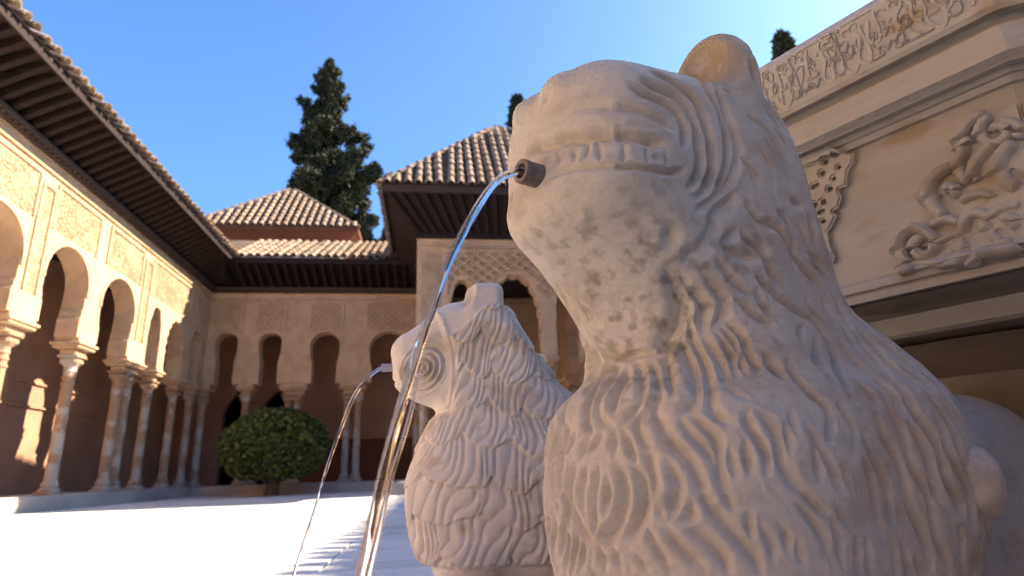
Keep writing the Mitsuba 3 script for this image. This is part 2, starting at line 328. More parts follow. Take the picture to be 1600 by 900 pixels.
scene[R] = mikit.ply(cat([quad(a, b, b+upL*4.2, a+upL*4.2)]), 'tile_bed')
tiled(R, a, b, upL, 1.5)

# ---- the shaded arcade facing the camera
BY = 16.0
GB = Frame((0, BY, 0), (1, 0, 0), (0, 1, 0))
g = thing('arcade_gallery', 'shaded ochre arcade with lattice panels facing the viewer behind the round bush', 'arcade')
opB = [(-5.45, -4.90, 3.97, 'round'), (-4.38, -3.83, 3.97, 'round'), (-3.10, -2.37, 3.98, 'round'), (-1.60, -.60, 4.0, 'round'), (3.9, 4.9, 4.0, 'round'), (5.6, 6.4, 4.0, 'round')]
pnB = [(-5.49, -4.87, 4.02, 4.74), (-4.46, -3.80, 4.02, 4.74), (-3.12, -2.35, 4.02, 4.76), (-1.66, -.55, 4.05, 4.77)]
facade(GB, g, -5.66, 7.3, 5.03, opB, pnB, 'plaster', 'plaster_carved', lat=(.17, .036, 1.0))
for a, b, cs in ((-4.80, -4.44, (-4.62,)), (-3.78, -3.14, (-3.59, -3.36)), (-2.30, -1.68, (-2.13, -1.86)), (-.54, -.2, (-.37,)), (3.6, 3.9, (3.75,)), (4.9, 5.6, (5.25,))):
    impost(GB, g, a+.02, b-.02, .0, .34, 'plaster')
    for c in cs: column(GB, g, c, .17)
impost(GB, g, -5.82, -5.5, 0, .34, 'plaster'); column(GB, g, -5.66, .17)
zb = eave(GB, g, -5.64, 7.3, 5.03, .98, .42, rmin=-5.0)
iw = sbox(-7.2, FLOOR, 7.3, 5.2)
for a, b in ((-5.9, -5.05), (-4.85, -4.0)): iw = iw.difference(Polygon([(a, 0), (a, 2.2), (a+.1, 2.5), ((a+b)/2, 2.85), (b-.1, 2.5), (b, 2.2), (b, 0)]))
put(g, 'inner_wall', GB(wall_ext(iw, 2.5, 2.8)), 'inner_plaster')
put(g, 'room_behind', GB(cat([bx(-7.2, -3.2, 6.0, 6.1, 0, 4), bx(-7.25, -7.2, 2.8, 6.0, 0, 4), bx(-3.2, -3.15, 2.8, 6.0, 0, 4), bx(-7.2, -3.2, 2.8, 6.0, 4, 4.05)])), 'wood')  # near-black tone paints the darkness of the room onto its walls
put(g, 'dado', GB(cat([bx(-3.85, 7.2, 2.47, 2.498, FLOOR, 1.32), bevel(-3.85, 7.2, 2.45, 2.498, 1.322, 1.37, .006)])), 'dado_red')
put(g, 'ceiling', GB(bx(-7.2, 7.2, .341, 2.499, 4.62, 4.75)), 'wood')
for c in (-4.95,): column(GB, g, c, 2.2)
R = newkey(g+'__roof'); upB = np.array([0, 1, .55])
a, b = np.array([-5.0, BY-1.03, zb]), np.array([7.3, BY-1.03, zb])
scene[R] = mikit.ply(quad(a+[-3, 0, 0], b, b+upB*2.62, a+[-3, 0, 0]+upB*2.62), 'tile_bed')
put(g, 'corner_board', cat([bx(-7.6, -5.12, 15.12, 18.5, 5.24, 5.60)]), 'wood')
tiled(R, a, a+[5.2, 0, 0], upB, 3.0)
tiled(R, a+[9.3, 0, 0], a+[12.2, 0, 0], upB, 3.0)

# ---- the pavilion that stands out from the shaded arcade
PY, PX0, PX1 = 12.2, -.31, 3.81
PC = (PX0+PX1)/2
GP = Frame((0, PY, 0), (1, 0, 0), (0, 1, 0))
p = thing('pavilion', 'ochre pavilion with stalactite arches under a steep tiled pyramid roof', 'pavilion')
opP = [(.36, .90, 4.26, 'fringe'), (1.20, 2.30, 4.36, 'fringe'), (2.60, 3.14, 4.26, 'fringe')]
facade(GP, p, PX0, PX1, 5.15, opP, [(.33, 3.17, 3.9, 4.86)], 'plaster', 'plaster_carved', lat=(.27, .042, .78))
put(p, 'carved_panel', GP(wall_ext(sbox(PX0+.10, 2.9, .20, 4.86), -.012, .01)), 'plaster_carved')
put(p, 'carved_panel', GP(wall_ext(sbox(3.30, 2.9, PX1-.10, 4.86), -.012, .01)), 'plaster_carved')
for a, b, cs in ((PX0, .36, (-.14, .16)), (.90, 1.20, (1.05,)), (2.30, 2.60, (2.45,)), (3.14, PX1, (3.34, 3.64))):
    impost(GP, p, a+.02, b-.02, .0, .34, 'plaster')
    for c in cs: column(GP, p, c, .17)
for X, sgn in ((PX0, 1), (PX1, -1)):
    GS = Frame((X, 0, 0), (0, 1, 0), (sgn, 0, 0)); w = sbox(PY+.345, PIER, 15.99, 5.15)
    for a, b in ((12.9, 13.5), (13.8, 15.0)): w = w.difference(arch(a, b, 4.2, 'round'))
    put(p, 'side_wall', GS(wall_ext(w, 0, .34)), 'plaster')
    for a, b in ((13.5, 13.8), (15.0, 15.5)):
        impost(GS, p, a+.02, b-.02, 0, .34, 'plaster'); column(GS, p, (a+b)/2, .17)
put(p, 'ceiling', GP(bx(PX0+.35, PX1-.35, .35, 3.7, 4.9, 5.0)), 'wood')
EZ = 5.97; EO = .90; UP = 1.15
wd = newkey(p+'__eave'); M0 = (PX0, PX1, PY, 2*14.1-PY)
X0, X1, Y0, Y1 = PX0-.66, PX1+.66, PY-EO, 2*14.1-PY+EO
lo, hi = 5.30, EZ-.12
scene[wd] = mikit.ply(cat([quad((PX0-.02, PY-.02, lo), (PX1+.02, PY-.02, lo), (X1, Y0, hi), (X0, Y0, hi)), quad((PX0-.02, PY-.02, lo), (PX0-.02, Y1-EO, lo), (X0, Y1, hi), (X0, Y0, hi)), quad((PX1+.02, PY-.02, lo), (PX1+.02, Y1-EO, lo), (X1, Y1, hi), (X1, Y0, hi)), bevel(PX0-.05, PX1+.05, PY-.06, PY+.34, 5.152, 5.32, .01), bevel(PX0-.05, PX0+.30, PY+.341, Y1-EO, 5.152, 5.32, .01), bevel(PX1-.3, PX1+.05, PY+.341, Y1-EO, 5.152, 5.32, .01)]), 'wood')
for t in np.linspace(.02, .98, 23):
    q0, q1 = np.array([PX0+(PX1-PX0)*t, PY, lo-.0]), np.array([X0+(X1-X0)*t, Y0, hi-.0])
    r = bevel(0, np.linalg.norm(q1-q0), -.04, .04, -.09, .01, .006); r.apply_transform(basis(q0, q1-q0, (0, 0, 1))); scene[newkey(wd+'__rafter')] = mikit.ply(r, 'wood')
put(p, 'eave_board', cat([bevel(X0, X1, Y0-.03, Y0, hi-.06, EZ, .008), bevel(X0-.03, X0, Y0-.03, Y1, hi-.06, EZ, .008), bevel(X1, X1+.03, Y0-.03, Y1, hi-.06, EZ, .008)]), 'wood_grey')
R = newkey(p+'__roof'); AP = np.array([(X0+X1)/2, 14.1, EZ+UP*(14.1-Y0)])
c4 = [np.array(q, float) for q in ((X0-.04, Y0-.05, EZ), (X1+.04, Y0-.05, EZ), (X1+.04, Y1, EZ), (X0-.04, Y1, EZ))]
scene[R] = mikit.ply(cat([quad(c4[i], c4[(i+1) % 4], AP) for i in range(4)]), 'tile_bed')
tiled(R, c4[0], c4[1], (0, 1, UP), 9, hip0=True, hip1=True)
tiled(R, c4[3], c4[0], (1, 0, UP), 9, hip0=True, hip1=True)
for i in range(4): ridge(R, c4[i]+[0, 0, -.03], AP+[0, 0, -.05], i % 3)

# ---- hall with a hipped roof behind the shaded arcade
hl = thing('hall', 'hall with a low hipped tile roof rising behind the shaded arcade, before the conifer', 'building')
HX0, HX1, HY0, HY1, HZ = -9.0, -2.80, 22.0, 27.2, 9.42
put(hl, 'wall', bx(HX0+.7, HX1-.7, HY0+.7, HY1-.7, 0, 8.85), 'far_wall')
put(hl, 'eave', cat([quad((HX0+.68, HY0+.68, 8.8), (HX1-.68, HY0+.68, 8.8), (HX1, HY0, HZ-.12), (HX0, HY0, HZ-.12)), quad((HX1-.68, HY0+.68, 8.8), (HX1-.68, HY1-.68, 8.8), (HX1, HY1, HZ-.12), (HX1, HY0, HZ-.12)), bx(HX0, HX1, HY0-.02, HY0, HZ-.16, HZ), bx(HX1, HX1+.02, HY0, HY1, HZ-.16, HZ)]), 'dado_red')
R = newkey(hl+'__roof'); A1, A2 = np.array([-5.95, 24.6, 12.2]), np.array([-5.85, 24.6, 12.2])
c4 = [np.array(q, float) for q in ((HX0, HY0, HZ), (HX1, HY0, HZ), (HX1, HY1, HZ), (HX0, HY1, HZ))]
scene[R] = mikit.ply(cat([quad(c4[0], c4[1], A1), quad(c4[1], c4[2], A1), quad(c4[2], c4[3], A1), quad(c4[3], c4[0], A1)]), 'tile_bed')
L_ = HX1-HX0; nC = int(L_/.27); sl = (A1[2]-HZ)/(A1[1]-HY0)
for i in range(nC):
    s = (i+.5)*L_/nC; x = HX0+s; d = min((A1[0]-HX0), 99)
    ln = (s/(A1[0]-HX0) if x < A1[0] else (HX1-x)/(HX1-A1[0]))*math.hypot(A1[1]-HY0, A1[2]-HZ)
    k = max(1, int(ln/.34)); uu = np.array([0, 1, sl]); nn = np.array([0, -sl, 1])
    scene[newkey(R+'__tile_course')] = {**course_dict(k, int(rng.integers(2)), int(rng.integers(3))), 'to_world': T((basis(np.array([x, HY0-.04, HZ+.02]), uu, nn)@np.diag([1, 1.2, 1.2, 1])).tolist())}
for i in range(4): ridge(R, c4[i], A1, i % 3)

# ---- what stands on the right of the court, outside the frame: it shades the fountain and the right of the floor
GR = Frame((6.7, 0, 0), (0, 1, 0), (1, 0, 0))
g = thing('arcade_gallery', 'arcade on the right of the court, outside the picture, shading the floor', 'arcade')
opR = [(a, a+1.15, 3.95, 'round') for a in np.arange(-4.8, 15, 1.65)]
facade(GR, g, -5.4, 15.98, 5.03, opR, [], 'plaster', 'plaster_carved')
for o in opR[:-1]:
    impost(GR, g, o[1]+.02, o[1]+.48, 0, .34, 'plaster'); column(GR, g, o[1]+.25, .17)
zr = eave(GR, g, -5.4, 15.2, 5.03, .74, .42, .4)
put(g, 'inner_wall', GR(bx(-5.4, 15.98, 1.72, 2.0, 0, 6.9)), 'inner_plaster')
put(g, 'ceiling', GR(bx(-5.4, 15.98, .341, 1.719, 4.62, 4.75)), 'wood')
R = newkey(g+'__roof'); a, b = np.array([5.90, -5.4, zr]), np.array([5.90, 15.2, zr]); upR = np.array([1, 0, .5])
scene[R] = mikit.ply(quad(a, b, b+upR*3.2, a+upR*3.2), 'tile_bed')
tiled(R, a, b, upR, .8)
h2 = thing('hall', 'tall hall on the right, outside the picture, whose shadow covers the lions', 'building')
put(h2, 'wall', bx(9.5, 17.5, -2.8, 3.9, 0, 8.6), 'far_wall')
R = newkey(h2+'__roof'); q4 = [(9.0, -3.3, 8.9), (18, -3.3, 8.9), (18, 4.4, 8.9), (9.0, 4.4, 8.9)]
scene[R] = mikit.ply(cat([quad(q4[i], q4[(i+1) % 4], (13.5, .55, 12.4)) for i in range(4)]+[quad(*q4)]), 'tile_bed')

# ---- the near end of the court, behind the viewer
GN = Frame((0, -14.0, 0), (-1, 0, 0), (0, -1, 0))
g = thing('arcade_gallery', 'arcade closing the court behind the viewer, outside the picture', 'arcade')
opN = [(a, a+1.15, 3.95, 'round') for a in np.arange(-6.6, 5.0, 1.65)]
facade(GN, g, -7.1, 5.66, 5.03, opN, [], 'plaster', 'plaster_carved')
for o in opN[:-1]:
    impost(GN, g, o[1]+.02, o[1]+.48, 0, .34, 'plaster'); column(GN, g, o[1]+.25, .17)
eave(GN, g, -7.1, 5.66, 5.03, .74, .42, .4)
put(g, 'inner_wall', GN(bx(-7.1, 5.66, 1.72, 2.0, 0, 6.9)), 'inner_plaster')
put(g, 'roof', GN(quad((-7.1, -.8, 5.65), (5.66, -.8, 5.65), (5.66, 3.2, 7.6), (-7.1, 3.2, 7.6))), 'tile_bed')
p2 = thing('pavilion', 'pavilion at the near end of the court behind the viewer, outside the picture', 'pavilion')
GQ = Frame((0, -9.4, 0), (-1, 0, 0), (0, -1, 0))
facade(GQ, p2, -PX1, -PX0, 5.15, [(-b, -a, c, k) for a, b, c, k in opP], [(-3.17, -.33, 3.9, 4.86)], 'plaster', 'plaster_carved')
for c in (-3.64, -3.34, -2.45, -1.05, -.16, .14): column(GQ, p2, c, .17)
for a, b in ((PX0, PX0+.3), (PX1-.3, PX1)): put(p2, 'side_wall', bx(a, b, -14, -9.75, PIER, 5.15), 'plaster')
R = newkey(p2+'__roof'); q4 = [(PX0-.7, -8.6, 5.9), (PX1+.7, -8.6, 5.9), (PX1+.7, -14, 5.9), (PX0-.7, -14, 5.9)]
scene[R] = mikit.ply(cat([quad(q4[i], q4[(i+1) % 4], (PC, -11.3, 9.1)) for i in range(4)]+[quad(*q4)]), 'tile_bed')
GM = Frame((LX, 0, 0), (0, 1, 0), (-1, 0, 0))
g = thing('arcade_gallery', 'near half of the left arcade, outside the picture', 'arcade')
opM = [(a, a+1.15, 3.95, 'round') for a in np.arange(-13.2, 1.0, 1.65)]
facade(GM, g, -13.98, 1.89, 5.03, opM, [], 'plaster', 'plaster_carved')
for o in opM:
    impost(GM, g, o[1]+.02, o[1]+.48, 0, .34, 'plaster'); column(GM, g, o[1]+.25, .17)
eave(GM, g, -13.98, 1.99, 5.03, .74, .42, .4)
put(g, 'inner_wall', GM(bx(-13.98, 1.89, 1.72, 2.0, 0, 6.9)), 'inner_plaster')
put(g, 'roof', GM(quad((-13.98, -.8, 5.65), (1.99, -.8, 5.65), (1.99, 2.4, 7.2), (-13.98, 2.4, 7.2))), 'tile_bed')

# ---------------------------------------------------------------- the fountain basin: a dodecagon on the backs of twelve lions
UNIT, BAZ = .8, math.radians(61.8)
nI = np.array([math.sin(BAZ), math.cos(BAZ), 0]); tI = np.array([-math.cos(BAZ), math.sin(BAZ), 0])
CEN = UNIT*(2.09*nI+.46*tI); APO = 1.09*UNIT
def bz(z): return EYE[2]+UNIT*z
PROF = [(-.03, .735), (-.012, .738), (0, .728), (0, .622), (-.004, .612), (-.030, .604), (-.030, .596), (-.018, .588), (-.012, .566), (-.016, .545), (-.028, .531), (-.030, .528), (-.052, .522), (-.052, .512), (-.058, .508), (-.060, .497), (-.068, .492), (-.078, .272), (-.066, .268), (-.064, .256), (-.070, .253), (-.066, .249), (-.066, .238), (-.078, .235), (-.20, .204)]
PROF = [(o, z*(1-o/UNIT)) for o, z in PROF]
def ring(a, z):
    R = a/math.cos(math.pi/12); q = np.arange(12)*math.pi/6+math.pi/12
    base = math.atan2(-nI[1], -nI[0])
    return np.stack([CEN[0]+R*np.cos(base+q), CEN[1]+R*np.sin(base+q), np.full(12, z)], 1)
def dodec(prof):
    ms = []
    for (o0, z0), (o1, z1) in zip(prof[:-1], prof[1:]):
        A, B = ring(APO+o0, z0), ring(APO+o1, z1)
        V = np.vstack([A, B]); j = np.arange(12); q = np.stack([j, (j+1) % 12, 12+(j+1) % 12, 12+j], 1)
        # each face subdivided lengthwise so that the mesh joins cleanly
        ms.append(trimesh.Trimesh(V, np.vstack([q[:, [0, 1, 2]], q[:, [0, 2, 3]]]), process=False))
    return cat(ms)
bs = thing('fountain_basin', 'carved twelve-sided marble fountain basin resting on the lions, with an inscribed rim', 'fountain')
put(bs, 'bowl', dodec([(o, bz(z)) for o, z in [(-.10, .60), (-.09, .70)]+PROF[:-1]]), 'basin_marble', smooth=28)
put(bs, 'underside', dodec([(-.075, bz(.2555)), (-.199, bz(.2545))]), 'shade_dark_stone')  # coloured dark for the shade below the bowl
put(bs, 'foot_band', dodec([(o, bz(z)) for o, z in ((-.198, .258), (-.198, .222), (-.205, .218), (-.215, .217))]), 'basin_marble', smooth=28)
put(bs, 'underside', dodec([(-.21, bz(.219)), (-.60, bz(.215))]), 'shade_dark_stone')
put(bs, 'inside', trimesh.Trimesh(np.vstack([ring(APO-.10, bz(.60)), [[CEN[0], CEN[1], bz(.5)]]]), [[i, (i+1) % 12, 12] for i in range(12)], process=False), 'basin_marble')
put(bs, 'pedestal', lathe([(.58, 0), (.58, .06), (.52, .10), (.50, .2), (.53, bz(.214)-.05), (.60, bz(.214)-.001)], 40).apply_translation(CEN), 'shade_dark_stone', smooth=30)  # drum darkened in colour to deepen the shade between the lions
def face_pt(i, s, z, out):
    """point on face i: s along it from the middle (UNIT lengths), z in UNIT over the eye, out in metres over the rim face"""
    a = math.atan2(-nI[1], -nI[0])+i*math.pi/6
    n = np.array([math.cos(a), math.sin(a)]); t = np.array([n[1], -n[0]])
    s = np.asarray(s)*UNIT; return np.stack([CEN[0]+n[0]*(APO+out)+t[0]*s, CEN[1]+n[1]*(APO+out)+t[1]*s, EYE[2]+UNIT*np.asarray(z)], -1)
# profile depth of the plain face at a given height
_pz = np.array([z for o, z in PROF[:23]])[::-1]; _po = np.array([o for o, z in PROF[:23]])[::-1]
def face_out(z): return np.interp(z, _pz, _po)
S0 = .46                                                  # the middle of the nearest face
# px of the crop -> (s,z): carved scrolls at the corner, and the hanging lace in the middle of the face
SCR = [(0.00935, [(0.3618, 0.264), (0.3532, 0.2807), (0.3563, 0.3041), (0.3471, 0.3237), (0.3293, 0.3287), (0.3134, 0.3151), (0.3082, 0.2973), (0.3163, 0.284), (0.3283, 0.2848), (0.3364, 0.3006), (0.3294, 0.3102), (0.3206, 0.3043)]), (0.0099, [(0.2873, 0.3307), (0.2986, 0.3511), (0.2994, 0.3769), (0.2864, 0.3942), (0.261, 0.3995)]), (0.0088, [(0.2782, 0.3682), (0.2713, 0.3728), (0.2674, 0.3638), (0.2742, 0.3592)]), (0.0099, [(0.248, 0.3689), (0.2559, 0.3854), (0.2546, 0.4056), (0.2439, 0.42), (0.2442, 0.4367), (0.2311, 0.4527), (0.2099, 0.4575)]), (0.00825, [(0.2035, 0.4517), (0.2188, 0.4419), (0.2209, 0.4251), (0.2111, 0.4121), (0.1971, 0.4133), (0.1923, 0.4253), (0.2002, 0.4328), (0.2057, 0.4269)]), (0.00935, [(0.2433, 0.3669), (0.2385, 0.3894), (0.2245, 0.4028), (0.2075, 0.4092)]), (0.011000000000000001, [(0.1873, 0.4013), (0.2066, 0.3892), (0.2131, 0.3723), (0.2091, 0.3523), (0.1967, 0.3408)]), (0.0088, [(0.27, 0.2931), (0.2684, 0.3109), (0.2587, 0.3244), (0.2452, 0.3207), (0.2417, 0.3069), (0.2421, 0.2905), (0.2345, 0.277), (0.2199, 0.2687)]), (0.0088, [(0.2234, 0.2989), (0.2164, 0.3045), (0.213, 0.2951), (0.2197, 0.2895)]), (0.00825, [(0.2403, 0.3133), (0.2342, 0.3166), (0.2187, 0.3203), (0.2021, 0.3152)]), (0.00935, [(0.2711, 0.2879), (0.2825, 0.2748), (0.2832, 0.2542)]), (0.00715, [(0.3006, 0.2565), (0.2996, 0.2702), (0.2825, 0.2874), (0.2721, 0.2938)]), (0.007700000000000001, [(0.3092, 0.3239), (0.2856, 0.3277), (0.2723, 0.3137)]), (0.0088, [(0.2666, 0.252), (0.26, 0.2622), (0.2379, 0.2613), (0.2141, 0.2616)]), (0.00715, [(0.2655, 0.3456), (0.2534, 0.3494), (0.2345, 0.3446), (0.2323, 0.3353)]), (0.006600000000000001, [(0.3109, 0.2982), (0.2886, 0.3022), (0.2725, 0.3024)]), (0.006600000000000001, [(0.3534, 0.2734), (0.3234, 0.2732), (0.3014, 0.2637)]), (0.007700000000000001, [(0.1991, 0.4375), (0.1859, 0.4306), (0.1824, 0.4032)])]
LACE = [(0.4182, 0.5023), (0.388, 0.4816), (0.3936, 0.4668), (0.4041, 0.4558), (0.4111, 0.4337), (0.4254, 0.4334), (0.4228, 0.4167), (0.4314, 0.4014), (0.446, 0.4007), (0.4363, 0.3908), (0.4514, 0.3716), (0.458, 0.3677), (0.459, 0.3464), (0.4546, 0.3237), (0.4592, 0.3146)]
HOLE = [(0.4343, 0.487, 0.0049), (0.4158, 0.4689, 0.004), (0.4434, 0.47, 0.0055), (0.4274, 0.4533, 0.0037), (0.4571, 0.4531, 0.005), (0.4375, 0.4384, 0.0049), (0.4526, 0.4207, 0.0055), (0.4628, 0.4055, 0.0044), (0.4616, 0.3877, 0.0033), (0.4145, 0.4909, 0.0031)]
HP = (APO-.07)*math.tan(math.pi/12)/UNIT; PS = 1.0875
SCR = [(r, [(s*PS, z*PS) for s, z in q]) for r, q in SCR]; LACE = [(s*PS, z*PS) for s, z in LACE]; HOLE = [(s*PS, z*PS, r*PS) for s, z, r in HOLE]
def corner_wrap(s, z, out):
    """s from the middle of face 0 toward the corner at -HALF; beyond the corner it turns onto the next face"""
    k = math.tan(math.pi/12); half = (APO+out)*k/UNIT
    A = face_pt(0, np.maximum(s, -half), z, out); B = face_pt(1, np.minimum(s+2*half, half), z, out)
    return np.where((s < -half)[:, None], B, A)
def scroll_mesh():
    ms = []
    for r, pts in SCR:
        for mir in (0, 1):
            P = spline(pts, 7*len(pts)); s = P[:, 0]-S0; z = P[:, 1]
            half = HP
            if mir: s = -2*half-s
            elif r > .03: pass
            q = corner_wrap(s, z, face_out(z)+.009)
            e = np.minimum(np.arange(len(q)), np.arange(len(q))[::-1]); rr = 2.1*r*UNIT*np.clip(.6+e/5, .6, 1)
            ms.append(tube(q, rr, 10, .5))
    pl = [(s*PS, z*PS) for s, z in [(0.3615, 0.2654), (0.3573, 0.2954), (0.3498, 0.3231), (0.3296, 0.3276), (0.31, 0.3198), (0.2931, 0.3255), (0.2979, 0.3509), (0.2982, 0.3765), (0.2849, 0.3935), (0.2607, 0.3988), (0.2505, 0.4202), (0.2431, 0.4376), (0.2299, 0.453), (0.2091, 0.4564)]]; e = -HP+.001
    P0 = Polygon([(s-S0, z) for s, z in pl]+[(e, pl[-1][1]), (e, pl[0][1])]).buffer(0)
    for mir in (0, 1):
        m = extr(P0, 1.0); V = m.vertices; s = V[:, 0]; z = V[:, 1]; o = face_out(z)+np.where(V[:, 2] > .5, .009, -.02)
        m.vertices = face_pt(0, s, z, o) if not mir else face_pt(1, -s, z, o); ms.append(m)
    return cat(ms)
SC = mikit.ply(scroll_mesh(), 'basin_marble', smooth=50)
def rot(i): return T().translate(CEN.tolist()).rotate([0, 0, 1], 30*i).translate((-CEN).tolist())
for i in range(12): put(bs, 'corner_scroll', SC, None, to_world=rot(i))
def lace_mesh():
    R = [(s-S0*PS, z) for s, z in LACE]; poly = Polygon(R+[(-s, z) for s, z in R[::-1]]).buffer(.004).buffer(-.004)
    for s, z, r in HOLE:
        for sg in (1, -1): poly = poly.difference(Point(sg*(s-S0*PS), z).buffer(r, 12))
    ms = []
    for off, d0, d1 in ((0, -.012, .0085), (-.0035, .0085, .011)):
        g = poly.buffer(off); m = extr(g, 1.0); V = m.vertices
        m.vertices = face_pt(0, V[:, 0]+S0*PS-S0, V[:, 1], face_out(V[:, 1])+np.where(V[:, 2] > .5, d1, d0)); ms.append(m)
    return cat(ms)
LC = mikit.ply(lace_mesh(), 'basin_marble')
for i in range(12): put(bs, 'face_lace', LC, None, to_world=rot(i))
# the inscription band: raised cursive strokes with tall uprights, bowls and dots
def script_mesh(seed, z0, z1):
    r = np.random.default_rng(seed); ms = []
    def stroke(p, w):
        P = spline(p, 5*len(p)); P[:, 1] = np.clip(P[:, 1], .618, .7225); q = face_pt(0, P[:, 0], P[:, 1], np.full(len(P), .0002)); ms.append(tube(q, UNIT*w*1.2, 6, .5))
    # low running line of joined letters, tall uprights leaning a little, bowls, dots and leaf scrolls above
    s = -.268
    while s < .262:
        k = r.integers(7); h = z1-.004-.012*r.random(); le = .004*r.normal(); w = .0036
        if k in (0, 1): stroke([(s, z0+.010), (s+le*.4, z0+.045), (s+le, h-.012), (s+le-.003, h)], w); s += .010
        elif k == 2: stroke([(s, h), (s+.002, z0+.03), (s+.008, z0+.008), (s+.015, z0+.010), (s+.019, z0+.03), (s+.019+le, h-.008)], w); s += .020
        elif k == 3: stroke([(s, z0+.036), (s+.003, z0+.014), (s+.012, z0+.002), (s+.022, z0+.010), (s+.026, z0+.032)], w); s += .021
        elif k == 4: stroke([(s, z0+.010), (s+.009, z0+.008), (s+.015, z0+.020), (s+.008, z0+.028), (s+.004, z0+.016), (s+.020, z0+.008)], .0027); s += .017
        elif k == 5: stroke([(s+.020, z0+.048), (s+.008, z0+.044), (s+.012, z0+.028), (s, z0+.010), (s+.022, z0+.005)], .0028); s += .018
        else: stroke([(s, z0+.012), (s+.007, z0+.022), (s+.013, z0+.010), (s+.020, z0+.022), (s+.026, z0+.010)], .0027); s += .020
        for _ in range(int(r.integers(1, 3))):
            a = np.linspace(0, 4.2, 7); f = 1 if r.random() < .5 else -1; c = (s-.006, z0+.050+.030*r.random()); stroke([(c[0]+f*.009*math.cos(t)*(1-t/6), c[1]+.009*math.sin(t)*(1-t/6)) for t in a], .0022)
    return cat(ms)
SM = mikit.ply(cat([script_mesh(11, .626, .722), script_mesh(12, .652, .724)]), 'basin_marble', smooth=50)
for i in range(12): put(bs, 'inscription', SM, None, to_world=rot(i))

put(bs, 'shade_dark_channel', lathe([(0, .013), (1.10, .013), (1.13, .012), (1.14, -.02)], 72).apply_translation(CEN), 'shade_dark_stone')  # dark disc that paints shade on the floor under the fountain

# ---------------------------------------------------------------- the lions: one implicit body each, carved with strokes
def nets(F, lo, h):
    """surface nets: F>0 inside; returns verts, quad->tri faces"""
    s = F > 0
    nx, ny, nz = F.shape
    def cube(A): return [A[i:nx-1+i, j:ny-1+j, k:nz-1+k] for i in (0,1) for j in (0,1) for k in (0,1)]
    cs = cube(s); cnt = sum(c.astype(np.int8) for c in cs)
    act = (cnt > 0) & (cnt < 8)
    idx = -np.ones(act.shape, np.int64); n = act.sum(); idx[act] = np.arange(n)
    vals = np.stack([c[act] for c in cube(F)], 1)
    offs = np.array([(i,j,k) for i in (0,1) for j in (0,1) for k in (0,1)], float)
    P = np.zeros((n,3)); W = np.zeros(n)
    for a in range(8):
        for b in range(a+1, 8):
            if np.abs(offs[a]-offs[b]).sum() != 1: continue
            fa, fb = vals[:,a], vals[:,b]; m = (fa>0) != (fb>0)
            t = np.where(m, fa/np.where(m, fa-fb, 1), 0)[:,None]
            P += np.where(m[:,None], offs[a]*(1-t)+offs[b]*t, 0); W += m
    base = np.stack(np.nonzero(act), 1)
    V = lo + h*(base + P/W[:,None])
    faces = []
    for ax in range(3):
        u, v = [a for a in range(3) if a != ax]
        A = [slice(None)]*3; B = [slice(None)]*3
        A[ax] = slice(0, F.shape[ax]-1); B[ax] = slice(1, None)
        ch = s[tuple(A)] != s[tuple(B)]
        ii = np.stack(np.nonzero(ch), 1)
        ok = (ii[:,u] > 0) & (ii[:,v] > 0) & (ii[:,u] < F.shape[u]-1) & (ii[:,v] < F.shape[v]-1)
        ii = ii[ok]; ins = s[tuple(ii.T)]
        q = []
        for du, dv in ((0,0),(1,0),(1,1),(0,1)):
            jj = ii.copy(); jj[:,u] -= du; jj[:,v] -= dv; q.append(idx[tuple(jj.T)])
        q = np.stack(q, 1)
        flip = ins if ax != 1 else ~ins
        q[~flip] = q[~flip][:, ::-1]
        faces.append(q)
    q = np.vstack(faces)
    return V, np.vstack([q[:,[0,1,2]], q[:,[0,2,3]]])

def closed(pts, n=400):
    p = np.array(list(pts)+[pts[0]], float)
    t = np.r_[0, np.cumsum(np.hypot(*np.diff(p, axis=0).T))]
    cs = CubicSpline(t, p, bc_type='periodic')
    return cs(np.linspace(0, t[-1], n, endpoint=False))

def sdist2(poly, X, Z):
    """signed distance (inside +) to closed polygon on arrays"""
    a = poly; b = np.roll(poly, -1, 0)
    q = np.stack([X.ravel(), Z.ravel()], 1)
    D = np.full(len(q), 1e9); ins = np.zeros(len(q), bool)
    for (ax, az), (bx, bz) in zip(a, b):
        ex, ez = bx-ax, bz-az
        t = np.clip(((q[:,0]-ax)*ex+(q[:,1]-az)*ez)/(ex*ex+ez*ez+1e-12), 0, 1)
        D = np.minimum(D, (q[:,0]-ax-t*ex)**2+(q[:,1]-az-t*ez)**2)
        c = (az > q[:,1]) != (bz > q[:,1])
        ins ^= c & (q[:,0] < ex*(q[:,1]-az)/np.where(ez==0,1e-12,ez)+ax)
    return (np.sqrt(D)*np.where(ins, 1, -1)).reshape(X.shape)

def smax(a, b, k):
    h = np.clip(.5+.5*(a-b)/k, 0, 1)
    return b*(1-h)+a*h+k*h*(1-h)

def ell(X, Y, Z, c, r):
    x, y, z = (X-c[0])/r[0], (Y-c[1])/r[1], (Z-c[2])/r[2]
    k = np.sqrt(x*x+y*y+z*z); return (1-k)*min(r)

def caps(X, Y, Z, a, b, ra, rb):
    a = np.array(a, float); b = np.array(b, float); d = b-a
    t = np.clip(((X-a[0])*d[0]+(Y-a[1])*d[1]+(Z-a[2])*d[2])/(d@d), 0, 1)
    return ra+(rb-ra)*t-np.sqrt((X-a[0]-t*d[0])**2+(Y-a[1]-t*d[1])**2+(Z-a[2]-t*d[2])**2)

def rbox(X, Y, Z, c, hs, r):
    q = [np.abs(v-c[i])-hs[i]+r for i, v in enumerate((X, Y, Z))]
    return r-np.sqrt(sum(np.maximum(a, 0)**2 for a in q))-np.minimum(np.maximum(np.maximum(q[0], q[1]), q[2]), 0)

